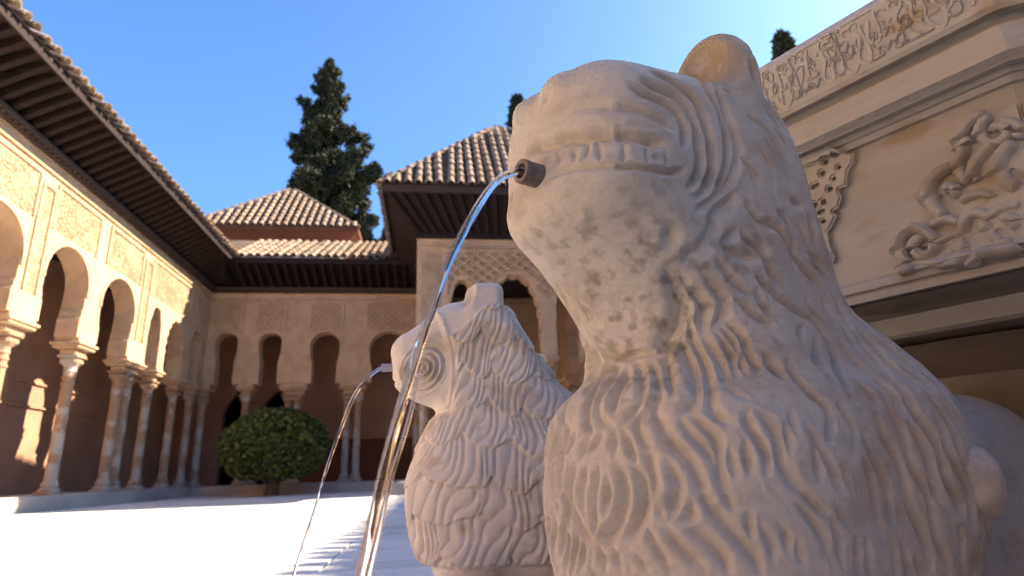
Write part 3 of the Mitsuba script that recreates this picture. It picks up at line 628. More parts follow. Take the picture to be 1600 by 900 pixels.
def grid(h, lo, hi):
    n=[int(np.ceil((b-a)/h))+1 for a,b in zip(lo,hi)]
    ax=[lo[i]+h*np.arange(n[i]) for i in range(3)]
    return np.meshgrid(*ax,indexing='ij'),ax
def lion(h, P):
    """P: dict of shape numbers; half space y>=-pad mirrored"""
    lo=np.array([-.92,-.02-h*2,0-h*2]);hi=np.array([.06,.24,.86])
    lo[1]=-h*2.5   # samples symmetric about y=0 not needed
    ny=int(np.ceil(.235/h))
    lo=np.array([-.92,-(ny+.5)*h,-2.5*h]);hi=np.array([.06,(ny+.5)*h,P.get('top',.86)])
    (X,Y,Z),ax=grid(h,lo,hi)
    X=X.astype(np.float32);Y=np.abs(Y).astype(np.float32);Z=Z.astype(np.float32)
    X2,Z2=np.meshgrid(ax[0],ax[2],indexing='ij')
    d=sdist2(closed(P['prof']),X2,Z2)
    zs=np.array(P['W'])
    W=PchipInterpolator(zs[:,0],zs[:,1])(np.clip(Z2,zs[0,0],zs[-1,0]))
    D=PchipInterpolator(zs[:,0],zs[:,2])(np.clip(Z2,zs[0,0],zs[-1,0]))
    # muzzle narrowing along x
    mx=np.array(P['mx']); nar=PchipInterpolator(mx[:,0],mx[:,1])(np.clip(X2,mx[0,0],mx[-1,0]))
    zn=PchipInterpolator(P['mz'][0],P['mz'][1])(np.clip(Z2,P['mz'][0][0],P['mz'][0][-1]))
    W=W*(1-(1-nar)*zn)
    u=np.maximum(0,1-d/D)
    e=P.get('e',2.2)
    q=(u[:,None,:]**e+(Y/W[:,None,:].astype(np.float32))**e)**(1/e)
    F=(1-q)*np.minimum(W,D)[:,None,:].astype(np.float32)
    for prim in P['prims']:
        kind,k,*a=prim
        g=ell(X,Y,Z,*a) if kind=='e' else rbox(X,Y,Z,*a) if kind=='b' else caps(X,Y,Z,*a)
        F=smax(F,g.astype(np.float32),k) if k>0 else -smax(-F,g.astype(np.float32),-k)
    V,Fc=nets(F,lo,h)
    return (V,Fc,F,lo) if P.get("full") else (V,Fc)
P1=dict(top=.84,e=2.35,
 prof=[(-.06,.14),(-.062,.2),(-.050,.27),(-.046,.32),(-.050,.37),(-.066,.415),(-.088,.438),(-.082,.462),(-.066,.49),(-.038,.524),(-.010,.550),(.0,.572),(-.003,.60),(-.004,.635),(-.008,.668),(-.026,.695),(-.085,.712),(-.15,.727),(-.21,.737),(-.25,.728),(-.28,.695),(-.297,.64),(-.32,.57),(-.355,.518),(-.41,.482),(-.44,.435),(-.438,.36),(-.415,.26),(-.34,.14),(-.2,.12)],
 W=[(.12,.12,.14),(.25,.14,.125),(.35,.143,.125),(.40,.138,.125),(.43,.115,.10),(.46,.104,.085),(.5,.097,.07),(.56,.101,.055),(.62,.104,.055),(.68,.10,.055),(.74,.09,.06)],
 mx=[(-.30,1),(-.2,1),(-.12,.9),(0,.8)],
 mz=([.40,.48,.75,.8],[0,1,1,1]),
 prims=[('b',.02,(-.62,.0,.275),(.20,.105,.16),.09),('e',.035,(-.345,.072,.335),(.125,.082,.126)),
        ('e',.03,(-.68,.075,.24),(.12,.07,.15)),
        ('c',.03,(-.13,.08,.2),(-.12,.08,.0),.055,.05),
        ('c',.03,(-.72,.11,.2),(-.70,.11,.0),.06,.05),
        ('e',.02,(-.09,.08,.03),(.085,.05,.035)),
        ('e',.02,(-.66,.11,.03),(.085,.05,.035)),
        ('e',.012,(-.192,.062,.716),(.03,.046,.058)),
        ('e',-.006,(-.146,.066,.732),(.036,.035,.042)),
        ('e',.012,(-.018,.022,.670),(.017,.018,.014)),
        ])
P2=dict(top=.76,e=2.3,
 prof=[(-.10,.14),(-.08,.19),(-.055,.23),(-.042,.28),(-.038,.32),(-.05,.37),(-.07,.42),(-.082,.445),(-.085,.458),(-.06,.474),(-.025,.492),(-.008,.51),(-.004,.54),(.0,.570),(-.002,.582),(-.05,.620),(-.09,.655),(-.14,.668),(-.19,.668),(-.225,.64),(-.25,.59),(-.285,.53),(-.34,.475),(-.42,.43),(-.44,.35),(-.41,.25),(-.33,.14),(-.2,.12)],
 W=[(.12,.11,.12),(.2,.125,.13),(.33,.13,.14),(.43,.105,.11),(.47,.09,.07),(.52,.085,.06),(.56,.085,.030),(.60,.085,.036),(.66,.08,.06)],
 mx=[(-.30,1.1),(-.15,1),(-.08,.85),(0,.6)],
 mz=([.42,.47,.75,.8],[0,1,1,1]),
 prims=[('e',.06,(-.52,.0,.30),(.28,.13,.14)),
        ('e',.04,(-.64,.10,.25),(.14,.07,.16)),
        ('c',.02,(-.15,.075,.2),(-.14,.075,.0),.06,.05),
        ('c',.03,(-.72,.11,.2),(-.70,.11,.0),.06,.05),
        ('e',.02,(-.11,.075,.03),(.085,.05,.035)),
        ('e',.02,(-.66,.11,.03),(.085,.05,.035)),
        ('b',.009,(-.175,.062,.645),(.036,.026,.043),.018),
        ('e',-.004,(-.140,.072,.668),(.024,.020,.026)),
        ])

def refine(V,Fc,F,lo,h,region,times):
    for _ in range(times):
        c=V[Fc].mean(1); fi=np.nonzero(region(c))[0]
        V,Fc=trimesh.remesh.subdivide(V,Fc,face_index=fi)
        n0=0
        for _ in range(2):
            q=((V-lo)/h).T
            g=[map_coordinates(F,q,order=1)]
            G=np.stack([(map_coordinates(F,q+np.eye(3)[i][:,None]*.7,order=1)-map_coordinates(F,q-np.eye(3)[i][:,None]*.7,order=1))/(1.4*h) for i in range(3)],1)
            n2=np.maximum((G**2).sum(1),.05)
            st=-(g[0]/n2)[:,None]*G
            l=np.linalg.norm(st,axis=1,keepdims=True); V=V+st*np.minimum(1,.002/np.maximum(l,1e-9))
    return V,Fc
def normals(V,Fc):
    n=np.zeros_like(V);f=np.cross(V[Fc[:,1]]-V[Fc[:,0]],V[Fc[:,2]]-V[Fc[:,0]])
    for k in range(3): 
        for a in range(3): n[:,a]+=np.bincount(Fc[:,k],f[:,a],len(V))
    return n/np.maximum(np.linalg.norm(n,axis=1,keepdims=True),1e-12)
def lines(s):
    out=[]
    for l in s.split('|'):
        a,b=l.split(';'); D,w=map(float,a.split(',')); p=np.array([list(map(float,q.split(','))) for q in b.split()])/1000
        t=np.r_[0,np.cumsum(np.linalg.norm(np.diff(p,axis=0),axis=1)+1e-6)]
        u=np.linspace(0,t[-1],max(3,int(t[-1]/.0015)))
        q=CubicSpline(t,p)(u) if len(p)>2 else np.stack([np.interp(u,t,p[:,i]) for i in range(3)],1)
        # fade depth at the ends of a stroke
        e=np.minimum(u,t[-1]-u); fade=.06+.94*np.clip(e/.011,0,1)**.8
        out.append((q,D/1000*fade,w/1000*(.6+.4*fade)))
    return out
def groove_depth(V,ls):
    P=np.vstack([l[0] for l in ls]);D=np.concatenate([l[1] for l in ls]);W=np.concatenate([l[2] for l in ls])
    d,i=cKDTree(P).query(V,k=20,distance_upper_bound=.03)
    i=np.minimum(i,len(P)-1)
    t=d/W[i]
    g=np.where(t<1.9,(1-np.sqrt((t/1.9)**2+.003))**1.6,0); g[~(t<1.85)]=0
    g=np.clip(g,0,1)
    return (D[i]*g).max(1),d[:,0]

def lion_frame(k, R=1.72*UNIT):
    a = BAZ+k*math.pi/6; inw = np.array([math.sin(a), math.cos(a), 0]); fw = -inw
    return CEN-R*inw, np.array([fw, [-fw[1], fw[0], 0], [0, 0, 1.]])
def to_world(V, k):
    O, M = lion_frame(k); return V@M+O
O_, M_ = lion_frame(0); EARC = np.array([-.165, .064, .728])@M_+O_
GROOVES = "7.25,5;-4,-14,617 -4,-10,621 -4,0,622 -4,10,619 -5,24,615 -6,30,615 -9,44,610 -13,55,608 -16,60,608 -22,69,605 -29,76,603|3.625,3;-4,1,620 -4,10,620|3.625,2.5;-5,25,606 -4,27,597 -3,29,589|3.625,2.5;-8,41,604 -8,43,595 -6,44,586|3.625,2.5;-14,56,604 -12,54,594 -8,50,584|3.625,2.5;-17,62,604 -16,63,591 -16,64,580|4.35,3.5;-3,23,661 -3,14,659 -4,7,657|2.175,5;-10,45,637 -18,62,633 -31,77,627|3.625,3;-4,-21,657 -4,-12,655|4.35,3;-1,18,584 -3,30,584 -6,42,583 -10,55,580 -17,65,578 -27,75,576|7.25,5;-22,69,606 -29,76,604 -38,82,603 -51,86,601 -61,87,601 -69,88,600|4.35,3;-19,69,577 -31,78,575 -46,84,575 -62,86,576 -76,88,578 -88,89,584|2.9,2.5;-31,77,598 -29,77,576|2.9,2.5;-48,85,595 -48,85,583 -49,84,576|2.9,2.5;-68,88,596 -68,87,580|3.625,3;-52,86,586 -64,87,586|5.8,4;-40,81,651 -51,86,645 -64,87,644 -78,89,641 -86,90,636 -91,90,628 -92,91,619 -90,90,609 -87,90,603|5.8,4;-49,83,659 -73,87,656 -90,89,653 -100,91,645 -105,92,635 -108,92,625 -107,92,613 -107,92,601 -105,91,584|6.525,4;-68,81,676 -81,84,673 -93,87,670 -103,89,664 -113,91,656 -118,93,644 -120,93,633 -122,94,620 -123,94,605 -121,93,588|4.35,4;-24,70,630 -35,80,628 -46,85,627 -57,87,625 -71,89,621 -80,90,617|2.175,3;-32,78,612 -44,84,613 -62,88,613|6.525,4;-108,92,615 -108,92,602 -106,91,588 -99,90,576 -94,89,571|6.525,4;-123,94,622 -122,94,606 -121,93,591 -115,91,578 -107,90,567|5.8,4;-178,51,731 -136,86,689 -135,92,676 -140,94,663 -144,96,650 -144,97,640 -144,97,625 -142,97,611 -139,96,598 -133,94,584 -124,92,572|4.35,4;-148,90,687 -149,96,663 -151,97,649 -154,98,635 -155,99,621 -150,98,602 -142,95,586 -131,93,572|4.35,2.5;-153,93,683 -163,96,682 -171,99,680|2.9,2.5;-175,100,660 -189,102,656 -207,103,649 -219,104,636 -224,104,623|2.9,2.5;-179,102,635 -187,103,623 -195,104,610 -197,103,598|2.9,2.5;-192,103,640 -204,104,627 -213,104,616|2.9,2.5;-205,103,644 -218,104,633 -230,104,623 -239,104,614|2.9,2.5;-217,102,658 -232,103,646 -241,104,634|3.625,2.5;-156,99,614 -164,100,605 -175,102,598 -180,101,586|3.625,2.5;-163,100,603 -171,101,592 -176,101,581|2.9,2.5;-213,104,615 -224,104,606 -230,103,596|2.9,2.5;-191,104,617 -198,104,603 -197,103,591|2.9,2.5;-202,103,680 -220,101,670 -233,102,658|4,4;-139,95,586 -130,93,574 -120,91,564 -107,89,555 -98,88,550|4,4;-117,92,581 -116,91,574 -107,90,566 -94,88,560|5.25,4.4;-100,90,577 -97,89,572 -88,88,568|5,6;-145,95,574 -134,93,561 -121,90,551 -117,89,538 -109,87,525 -103,84,518 -95,79,512 -92,74,505|7,7;-74,79,535 -77,77,528 -75,71,519|4.5,4.4;-144,93,543 -138,91,534 -130,90,526 -136,90,521 -154,93,518 -168,95,516|4,4;-106,80,498 -113,82,492 -120,84,485 -123,85,482|4,4;-117,87,512 -126,88,505 -134,89,497 -141,90,490 -148,92,485|4,4;-88,70,502 -95,71,492 -101,72,484|6,6;-80,64,503 -88,64,493 -93,64,484|4.5,3.3;-156,97,568 -164,98,560 -173,98,553 -197,100,552|4.5,3.3;-149,94,543 -155,94,533 -170,96,527 -178,96,519|4.5,3.3;-163,96,538 -175,97,530 -182,97,522|4.5,3.3;-160,93,503 -170,95,495 -177,97,487|4.5,3.3;-173,96,516 -181,96,506 -189,97,498|4.5,3.3;-166,98,555 -176,99,553 -191,100,553 -200,100,549 -209,100,541 -218,99,532 -226,98,524 -241,97,515 -262,97,507|4.5,3.3;-167,96,535 -172,96,524 -179,96,515 -189,97,505 -202,97,496|3.75,2.75;-197,101,568 -209,101,563 -216,101,556 -220,100,541 -227,99,530|4.5,3.3;-222,103,586 -234,102,583 -245,103,584|3,2.75;-224,101,563 -235,101,556 -243,100,548 -248,99,539|3,2.75;-246,98,528 -259,98,524 -274,98,518 -282,97,510|3,2.75;-241,99,537 -256,99,533 -271,98,526|3,2.75;-245,97,514 -257,97,508 -269,97,502|3.75,2.75;-212,99,532 -217,98,523 -217,97,513 -214,97,507|4.5,3.3;-169,95,502 -176,96,492 -180,97,487|8,8;-86,63,493 -92,63,483 -96,62,474 -97,59,464 -96,52,455 -94,42,447 -91,33,442|5.5,5.5;-95,70,490 -101,72,484 -106,75,479 -109,75,470 -109,72,459 -109,70,450|4,4.5;-109,70,450 -110,73,444 -111,77,437 -111,82,427 -105,89,416 -97,93,407|5,5;-111,81,492 -118,83,486 -123,85,480 -123,84,470 -121,82,463 -115,78,456 -114,77,453|4,4;-116,78,451 -119,83,443 -120,86,435 -118,89,426 -107,95,412|4.5,4;-98,63,471 -101,64,464 -103,63,452 -104,64,444 -105,69,435 -101,75,423 -93,82,412 -80,91,397|5,5;-97,52,451 -99,56,443 -99,61,432 -96,67,423 -87,75,412 -75,83,398|4,4;-87,35,431 -76,47,417 -64,58,400|4.5,4.4;-94,43,442 -90,47,429 -78,58,414 -67,66,399|4.5,3.3;-119,80,457 -123,84,450 -125,88,442 -123,90,433|4.5,3.3;-122,83,462 -128,88,454 -132,91,447 -131,94,434 -129,100,423 -123,104,414|4.5,3.3;-128,94,432 -121,94,424 -117,100,415|4.5,3.3;-132,88,478 -142,93,472 -150,96,464 -157,100,458|4.5,3.3;-135,89,494 -145,91,488 -151,93,483|4.5,3.3;-160,94,492 -159,95,481 -164,98,472|3.75,3.3;-97,94,407 -96,101,400 -97,106,396|5.25,3.85;-174,95,496 -180,97,487 -193,99,481 -206,100,475 -222,101,471 -230,104,462 -234,106,453 -233,111,441 -222,117,427 -196,133,409 -194,138,398|4.5,3.3;-159,94,485 -160,97,474 -168,100,466 -174,102,460|4.5,3.3;-148,95,467 -156,99,459 -161,103,450|4.5,3.3;-232,97,492 -231,99,481 -242,101,472 -244,104,461|4.5,3.3;-204,104,460 -190,107,448 -187,111,439|4.5,3.3;-219,106,453 -205,111,438 -182,119,423|4.5,3.3;-161,111,429 -149,119,414 -147,125,405 -148,130,398|3.75,3.3;-192,120,423 -181,131,410 -177,136,400|3.75,3.3;-273,104,469 -273,108,457 -268,114,444|3.75,3.3;-238,124,421 -235,130,413|4.8,4.4;-88,-12,443 -86,-21,432 -73,-20,420 -61,-16,408 -56,-16,397 -53,-13,386 -51,-8,379 -51,-4,376|3.3,4.4;-87,1,437 -80,-3,427 -66,-1,415 -60,-4,407 -55,-2,396 -53,3,387 -52,11,383 -52,20,380|3.6,4;-88,15,438 -80,27,425 -68,38,412 -60,41,400 -55,35,389 -53,25,381|4,4;-89,33,433 -81,40,423|4,4;-60,53,394 -57,47,387 -55,41,383 -54,43,373 -54,50,363 -54,55,356|3,2.75;-90,-31,436 -81,-33,425 -62,-22,409|3,2.75;-85,-34,428 -70,-25,417|4,4;-51,-8,377 -50,-13,370 -49,-19,360 -49,-22,356|5.25,3.85;-51,7,376 -50,-2,369 -49,-11,361|4,4;-52,20,379 -50,19,368 -49,19,355|5.25,3.85;-52,27,379 -52,32,369 -51,37,359 -51,40,351|3.75,3.3;-52,-25,379 -52,-38,367 -52,-46,357|3.75,3.3;-55,-45,378 -56,-56,368 -57,-63,357|5,5;-49,-24,353 -49,-33,345 -49,-36,334 -48,-36,323 -47,-29,312 -47,-22,303 -47,-16,299 -47,-7,298|3.75,4.4;-48,-9,350 -47,-18,336 -47,-19,324 -46,-15,315|4,4;-48,3,351 -47,0,341 -46,-4,329 -46,-5,317 -46,-6,306 -47,-6,299|6,6;-49,21,352 -48,25,343 -48,28,333 -47,26,323 -47,21,313 -47,13,303 -47,3,298 -47,-4,297|6,6;-50,36,351 -50,43,341 -50,45,331 -49,44,321 -49,39,312 -48,32,304 -47,24,299|4.5,3.3;-51,-43,352 -52,-50,340 -50,-47,330 -49,-40,323 -49,-40,313 -48,-34,304|3.75,3.3;-55,-60,346 -56,-68,330 -54,-61,317|4,4;-64,-86,318 -57,-70,314 -55,-65,307 -60,-76,293 -65,-82,277 -65,-75,264|4,4;-49,-37,300 -51,-45,288 -54,-51,278 -57,-54,267|4,4;-47,-24,300 -49,-33,289 -52,-40,277 -54,-45,267|4,4;-47,-20,297 -49,-24,284 -52,-32,270|4,4;-47,-4,294 -48,0,284 -50,-1,272|4,4;-47,11,296 -48,14,286 -50,18,275|4.5,3.3;-49,31,289 -50,37,284 -52,43,278|4.5,3.3;-50,44,309 -51,47,300 -51,49,295|5,5;-71,51,411 -64,56,400 -59,54,390 -59,58,382 -59,64,372 -60,70,364 -62,76,357 -63,81,349 -64,85,339 -64,86,327|5,5;-83,78,408 -73,82,396 -68,78,389 -65,73,385|4.5,4.5;-65,73,385 -65,78,376 -67,85,367 -70,91,359 -71,94,350 -70,94,344|4.5,4.5;-69,81,386 -70,87,378 -73,93,372 -74,96,365 -73,97,355 -72,97,345 -72,99,335 -74,101,329|4.5,4.5;-89,85,407 -80,91,396 -78,95,385 -80,100,380 -83,105,376|5,5;-53,44,365 -53,50,357 -53,52,348 -52,53,338 -51,50,327|5,5;-57,65,355 -57,68,346 -58,71,338 -57,70,327|4,4;-78,103,362 -78,104,353 -78,105,345 -79,106,340|4.5,3.3;-88,113,367 -85,112,355 -85,112,345 -84,112,341|3,3.3;-95,97,403 -97,105,398 -99,110,394|5,5;-58,71,339 -57,70,331 -55,67,321 -54,62,314|4,4;-54,62,311 -54,63,303 -57,69,295 -61,76,288 -65,82,280|4.5,4.5;-65,86,337 -65,87,328 -66,90,322 -69,95,314 -74,100,306 -78,105,298 -82,108,290 -83,108,283|5,5;-61,81,328 -60,79,320 -59,75,315 -56,69,311|4.5,4.5;-58,72,309 -61,80,305 -65,86,300 -68,91,293 -71,94,285 -73,95,280|4,4;-51,52,323 -53,57,318 -54,61,312|4,4;-50,45,312 -50,47,303 -52,51,295 -53,55,287 -56,60,278|4,4;-72,98,333 -74,101,325 -76,104,319|4.5,3.3;-81,110,319 -81,109,309 -82,109,300|4.5,3.3;-96,113,388 -91,113,374 -93,117,365 -95,120,356 -95,120,348 -92,119,343|4,4;-96,115,385 -101,120,380 -103,124,371 -104,126,361 -103,126,349 -105,128,341 -110,131,333 -116,133,327|4.5,3.3;-129,133,375 -132,136,367 -136,139,357 -139,140,348 -143,141,338 -148,142,327|4.5,3.3;-145,125,404 -148,130,398 -154,134,391 -156,137,383 -151,139,372 -141,140,360|4.5,3.3;-192,135,405 -193,138,397 -197,139,393|4.5,3.3;-169,137,390 -175,140,381 -178,142,372 -173,143,360|4.5,3.3;-127,136,364 -129,137,353 -128,137,343 -130,138,335|3.75,3.3;-151,142,346 -155,142,337 -159,143,328|3,3.3;-124,127,385 -118,130,374 -118,132,366|3.75,3.3;-112,127,376 -111,129,366 -109,129,354|4.5,3.3;-78,105,298 -81,108,292 -84,109,284 -85,110,279|4.5,3.3;-106,129,322 -113,132,317 -119,134,309 -123,135,301 -124,135,291|4.5,3.3;-107,129,332 -113,132,329 -119,135,323 -126,137,317 -131,138,308|3.75,3.3;-130,138,315 -135,139,305 -136,139,294 -136,138,284|3.75,3.3;-94,121,311 -98,123,305 -99,124,297 -99,123,290|3.75,3.3;-136,139,321 -144,141,312 -149,141,306|3.75,3.3;-105,128,300 -106,127,292 -108,128,285|3,3.3;-85,113,311 -89,116,303 -91,117,295 -90,116,287|1.35,6.6;-69,16,486 -75,15,476 -80,11,466|1.35,3.3;-74,23,480 -78,28,475 -82,28,467|1.2,2.75;-63,-25,498 -70,-24,488 -75,-23,478|4,3;-87,-29,457 -88,-20,448 -88,-9,443 -88,0,441 -88,12,441 -89,23,441 -91,33,442 -93,40,447|1.2,2.75;-80,-34,474 -84,-30,464 -87,-29,457"
def grow(V, N, gap0, taken, region, flow, n, length, gap, seed, wob=.8):
    """extra hair strokes that follow the flow over the skin and keep a gap from the strokes already there"""
    r = np.random.default_rng(seed); c = np.nonzero(region(V))[0]; c = r.permutation(c)[:n]
    P = V[c].copy(); tr = cKDTree(V); path = [P.copy()]; ph = r.uniform(0, 6.28, len(c)); L = r.uniform(.6, 1.3, len(c))*length
    step = .004; m = int(length*1.3/step)
    for i in range(m):
        nn = N[tr.query(P)[1]]; d = flow(P)
        side = np.cross(nn, d); d = d+wob*side*np.sin(ph+i*step*2*np.pi/.06)[:, None]*.45
        d -= nn*(d*nn).sum(1, keepdims=True); d /= np.linalg.norm(d, axis=1, keepdims=True)+1e-9
        P = P+d*step; P = P-nn*((P-V[tr.query(P)[1]])*nn).sum(1, keepdims=True); path.append(P.copy())
    path = np.stack(path, 1); acc = taken.copy(); out = []
    buf = [acc]; tree = cKDTree(acc) if len(acc) else None; new = []
    for q, l in zip(path, L):
        q = q[:int(l/step)]; 
        ok = np.ones(len(q), bool)
        if tree is not None: ok &= tree.query(q)[0] > gap0
        if new: ok &= cKDTree(np.vstack(new)).query(q)[0] > gap
        if not ok[0]: continue
        e = len(q) if ok.all() else int(np.argmin(ok))
        if e < 7: continue
        q = q[:e]; new.append(q)
        t = np.linspace(0, 1, e); u = np.linspace(0, 1, e*3)
        out.append(np.stack([np.interp(u, t, q[:, a]) for a in range(3)], 1))
    return out
def strokes(qs, D, w, r):
    o = []
    for q in qs:
        e = np.minimum(np.arange(len(q)), np.arange(len(q))[::-1])*.0014; fade = .3+.7*np.clip(e/.012, 0, 1); k = r.uniform(.7, 1.25)
        o.append((q, D*k*fade, w*np.sqrt(k)*(.6+.4*fade)))
    return o
def flow1(P):
    d = np.tile([-.28, 0, -1.0], (len(P), 1)); d[:, 1] = np.sign(P[:, 1])*.12
    d[:, 0] -= .5*np.clip((P[:, 2]-.5)/.2, 0, 1); d[:, 0] += .25*np.clip((P[:, 0]+.12)/.1, 0, 1); return d
def mane1(V):
    x, y, z = np.abs(V[:, 0]), np.abs(V[:, 1]), V[:, 2]
    face = (V[:, 0] > -.155-.25*np.clip(z-.6, 0, .2)) & (z > .44)
    return ~face & (V[:, 0] > -.47) & (z > .16) & (z < .74)
def front_lion():
    h = .005; P = dict(P1, full=1); V, F_, G, lo = lion(h, P)
    V, F_ = refine(V, F_, G, lo, h, lambda c: (c[:, 0] > -.48) & (c[:, 1] > -.12) & (c[:, 2] > .22), 2)
    N = normals(V, F_); L0 = lines(GROOVES)
    mirror = [(q*[1, -1, 1], d, w) for q, d, w in L0 if q[:, 1].min() > .03]
    L0 = L0+mirror; tk = np.vstack([l[0] for l in L0])
    sub = V[::6], N[::6]
    r = np.random.default_rng(5)
    L1 = strokes(grow(*sub, .0105, tk, mane1, flow1, 4200, .11, .0115, 3), .0056, .0044, r)
    d, near = groove_depth(V, L0+L1)
    fine = strokes(grow(*sub, .005, np.zeros((0, 3)), mane1, flow1, 2600, .05, .005, 9), .0007, .0016, r)
    d2, _ = groove_depth(V, fine)
    # mouth: the strip with the teeth lies a little behind the lips
    rough = (meshkit.fbm(V*26, 3, seed=3)-.5)*.0009+(meshkit.fbm(V*110, 2, seed=5)-.5)*.0012
    chip = np.clip(meshkit.fbm(V*48, 3, seed=8)-.67, 0, 1)*.006
    return V+N*(-1.7*d-d2+rough-chip)[:, None], F_
# -- the second lion: rings round the eye, hair in overlapping rows of tufts
def second_lion(h=.005, times=1, deco=True):
    P = dict(P2, full=1); V, F_, G, lo = lion(h, P)
    V, F_ = refine(V, F_, G, lo, h, lambda c: (c[:, 0] > -.42) & (c[:, 2] > .15), times)
    N = normals(V, F_); x, y, z = V.T; disp = np.zeros(len(V))
    # tufts
    xa = -.2-.05*np.clip((.45-z)/.2, 0, 1); th = np.arctan2(np.abs(y), x-xa)
    R = .15; H = .062; zz = (.655-z)+.10*np.clip((-.13-x)/.15, 0, 1)*0+.012*np.sin(th*2.3); row = np.floor(zz/H)
    tw = .62; best = np.zeros(len(V))
    for dr_ in (0, 1):
        rr = row-dr_; u = (th+.05*np.sin(z*37+th*5)+.03*np.sin(th*17+rr*2.7))/tw+.5*(rr % 2)+.13*np.sin(rr*2.1); k = np.floor(u); fu = u-k-.5; jit = np.mod(np.sin(k*12.9898+rr*78.233)*43758.5453, 1)
        drop = H*(.94+.16*jit-1.35*fu*fu)                        # how far this tuft hangs at fu
        v = (zz-rr*H)/np.maximum(drop+H*.42, 1e-3)
        inside = (v >= 0) & (v <= 1)
        ph = (fu+(.26+.12*jit)*v*v)*(5+1.2*jit)+jit*3
        strand = np.sqrt(np.abs(np.sin(np.pi*ph))+.02)
        hgt = .0012+.0052*v*(.7+.6*jit)+.0046*strand*np.clip(v*6, 0, 1)
        best = np.where(inside & (hgt > best), hgt, best)
    xr = -.117+2.1*(z-.52)**2; mane = np.clip((xr-.004-1.5*np.clip(z-.585, 0, .06)-x)/.006, 0, 1)
    low = np.clip((.455-z)/.015, 0, 1); m = np.maximum(np.where(z > .44, mane, 0), low)*np.clip((z-.205)/.006, 0, 1)*np.clip((x+.44)/.04, 0, 1)*np.clip((.665-z)/.02, 0, 1)
    ear = np.clip(1-np.linalg.norm((V*[1, 1, 1]-np.stack([np.full(len(V), -.18), .062*np.sign(y), np.full(len(V), .675)], 1))/[.05, .04, .05], axis=1), 0, 1)
    disp += best*m*(ear < .02)
    # eye rings
    c = np.array([-.063, .075, .530]); dx, dz = x-c[0], z-c[2]
    rr = np.sqrt((dx*1.05)**2+dz**2+.25*dx*dz); er = rr < .048
    disp += np.where(er & (np.abs(y) > .02) & (x > -.112), .0046*np.cos(rr/.0115*2*np.pi)*np.clip((.048-rr)/.008, 0, 1)*np.clip((x+.112)/.008, 0, 1), 0)
    # rim of the face where the mane begins, whisker lines at the muzzle, mouth
    rim = np.abs(x-xr)
    disp += np.where((z > .46) & (z < .70) & (ear < .02), .005*np.exp(-(rim/.006)**2), 0)
    mz = (z > .515) & (z < .56) & (x > -.03)
    disp += np.where(mz, -.0016*np.abs(np.sin((x*np.cos(.2)+np.abs(y))*260)), 0)
    disp += -.0035*np.exp(-((z-.512-.25*(x+.02))/.003)**2)*np.clip((x+.06)/.02, 0, 1)*(z > .49)
    disp += -.0012*np.clip(np.sin(z*560+x*140), 0, 1)*((x > -.10) & (z > .60))
    disp += (meshkit.fbm(V*40, 3, seed=21)-.5)*.0022+(meshkit.fbm(V*120, 2, seed=25)-.5)*.0008
    return V+N*disp[:, None], F_
mat('lion_marble', lion_color, .62, (lion_bump, .0006), .0007, spec=.35)
mat('lion_marble_pale', speckle((.57, .505, .44), (.51, .455, .395), 11, (.44, .37, .29), 19), .6, (lion_bump, .0006), .0007, spec=.35)
def spout(key, k, p, length, r, m):
    a = np.linspace(0, 1, 10); O, M = lion_frame(k); P = np.array(p)+np.outer(a-1, [length, 0, 0])
    t = trimesh.creation.annulus(r_min=r*.62, r_max=r, height=length, sections=36)
    for q in (0, 1): pass
    A = np.eye(4); A[:3, 0], A[:3, 1], A[:3, 2] = (0, 1, 0), (0, 0, 1), (1, 0, 0); A[:3, 3] = np.array(p)-[length/2, 0, 0]; t.apply_transform(A)
    t.vertices = to_world(t.vertices, k); put(key, 'spout', t, m, smooth=40)
l1 = tag(newkey('lion_statue'), 'large weathered marble lion nearest the viewer, with flowing mane, bared teeth and brown spout', 'lion statue', 'marble lions around the fountain')
V, F_ = front_lion(); scene[l1] = mikit.ply((to_world(V, 0), F_), 'lion_marble', smooth=True)
SP1 = np.array([.017, .003, .591]); spout(l1, 0, SP1, .06, .0105, 'spout_clay')
l2 = tag(newkey('lion_statue'), 'smaller pale lion behind the nearest one, with rings round its eye and tufted hair', 'lion statue', 'marble lions around the fountain')
V, F_ = second_lion(); scene[l2] = mikit.ply((to_world(V, 1), F_), 'lion_marble_pale', smooth=True)
SP2 = np.array([.017, .0, .5435]); spout(l2, 1, SP2, .05, .0075, 'spout_grey')
V, F_ = second_lion(.009, 0); D = None
for k, where in ((-1, 'next to the nearest lion, just right of the viewer'), (-2, 'under the basin side turned to the near end of the court'), (2, 'hidden right behind the lion with rings round its eye'), (3, 'under the basin side that looks at the pavilion')):
    kk = tag(newkey('lion_statue'), 'pale marble lion '+where, 'lion statue', 'marble lions around the fountain')
    scene[kk] = mikit.ply((to_world(V, k), F_), 'lion_marble', smooth=True)
# the round end of the tail, curled up on the flank of the front lion
tt = trimesh.creation.icosphere(4, 1.0); tt.vertices = tt.vertices*[.025, .021, .031]*(1+.03*np.sin(tt.vertices[:, 2:3]*4+tt.vertices[:, :1]*5)); tt.vertices = to_world(tt.vertices+[-.352, .152, .328], 0)
put(l1, 'tail_tuft', tt, 'lion_marble', smooth=True)

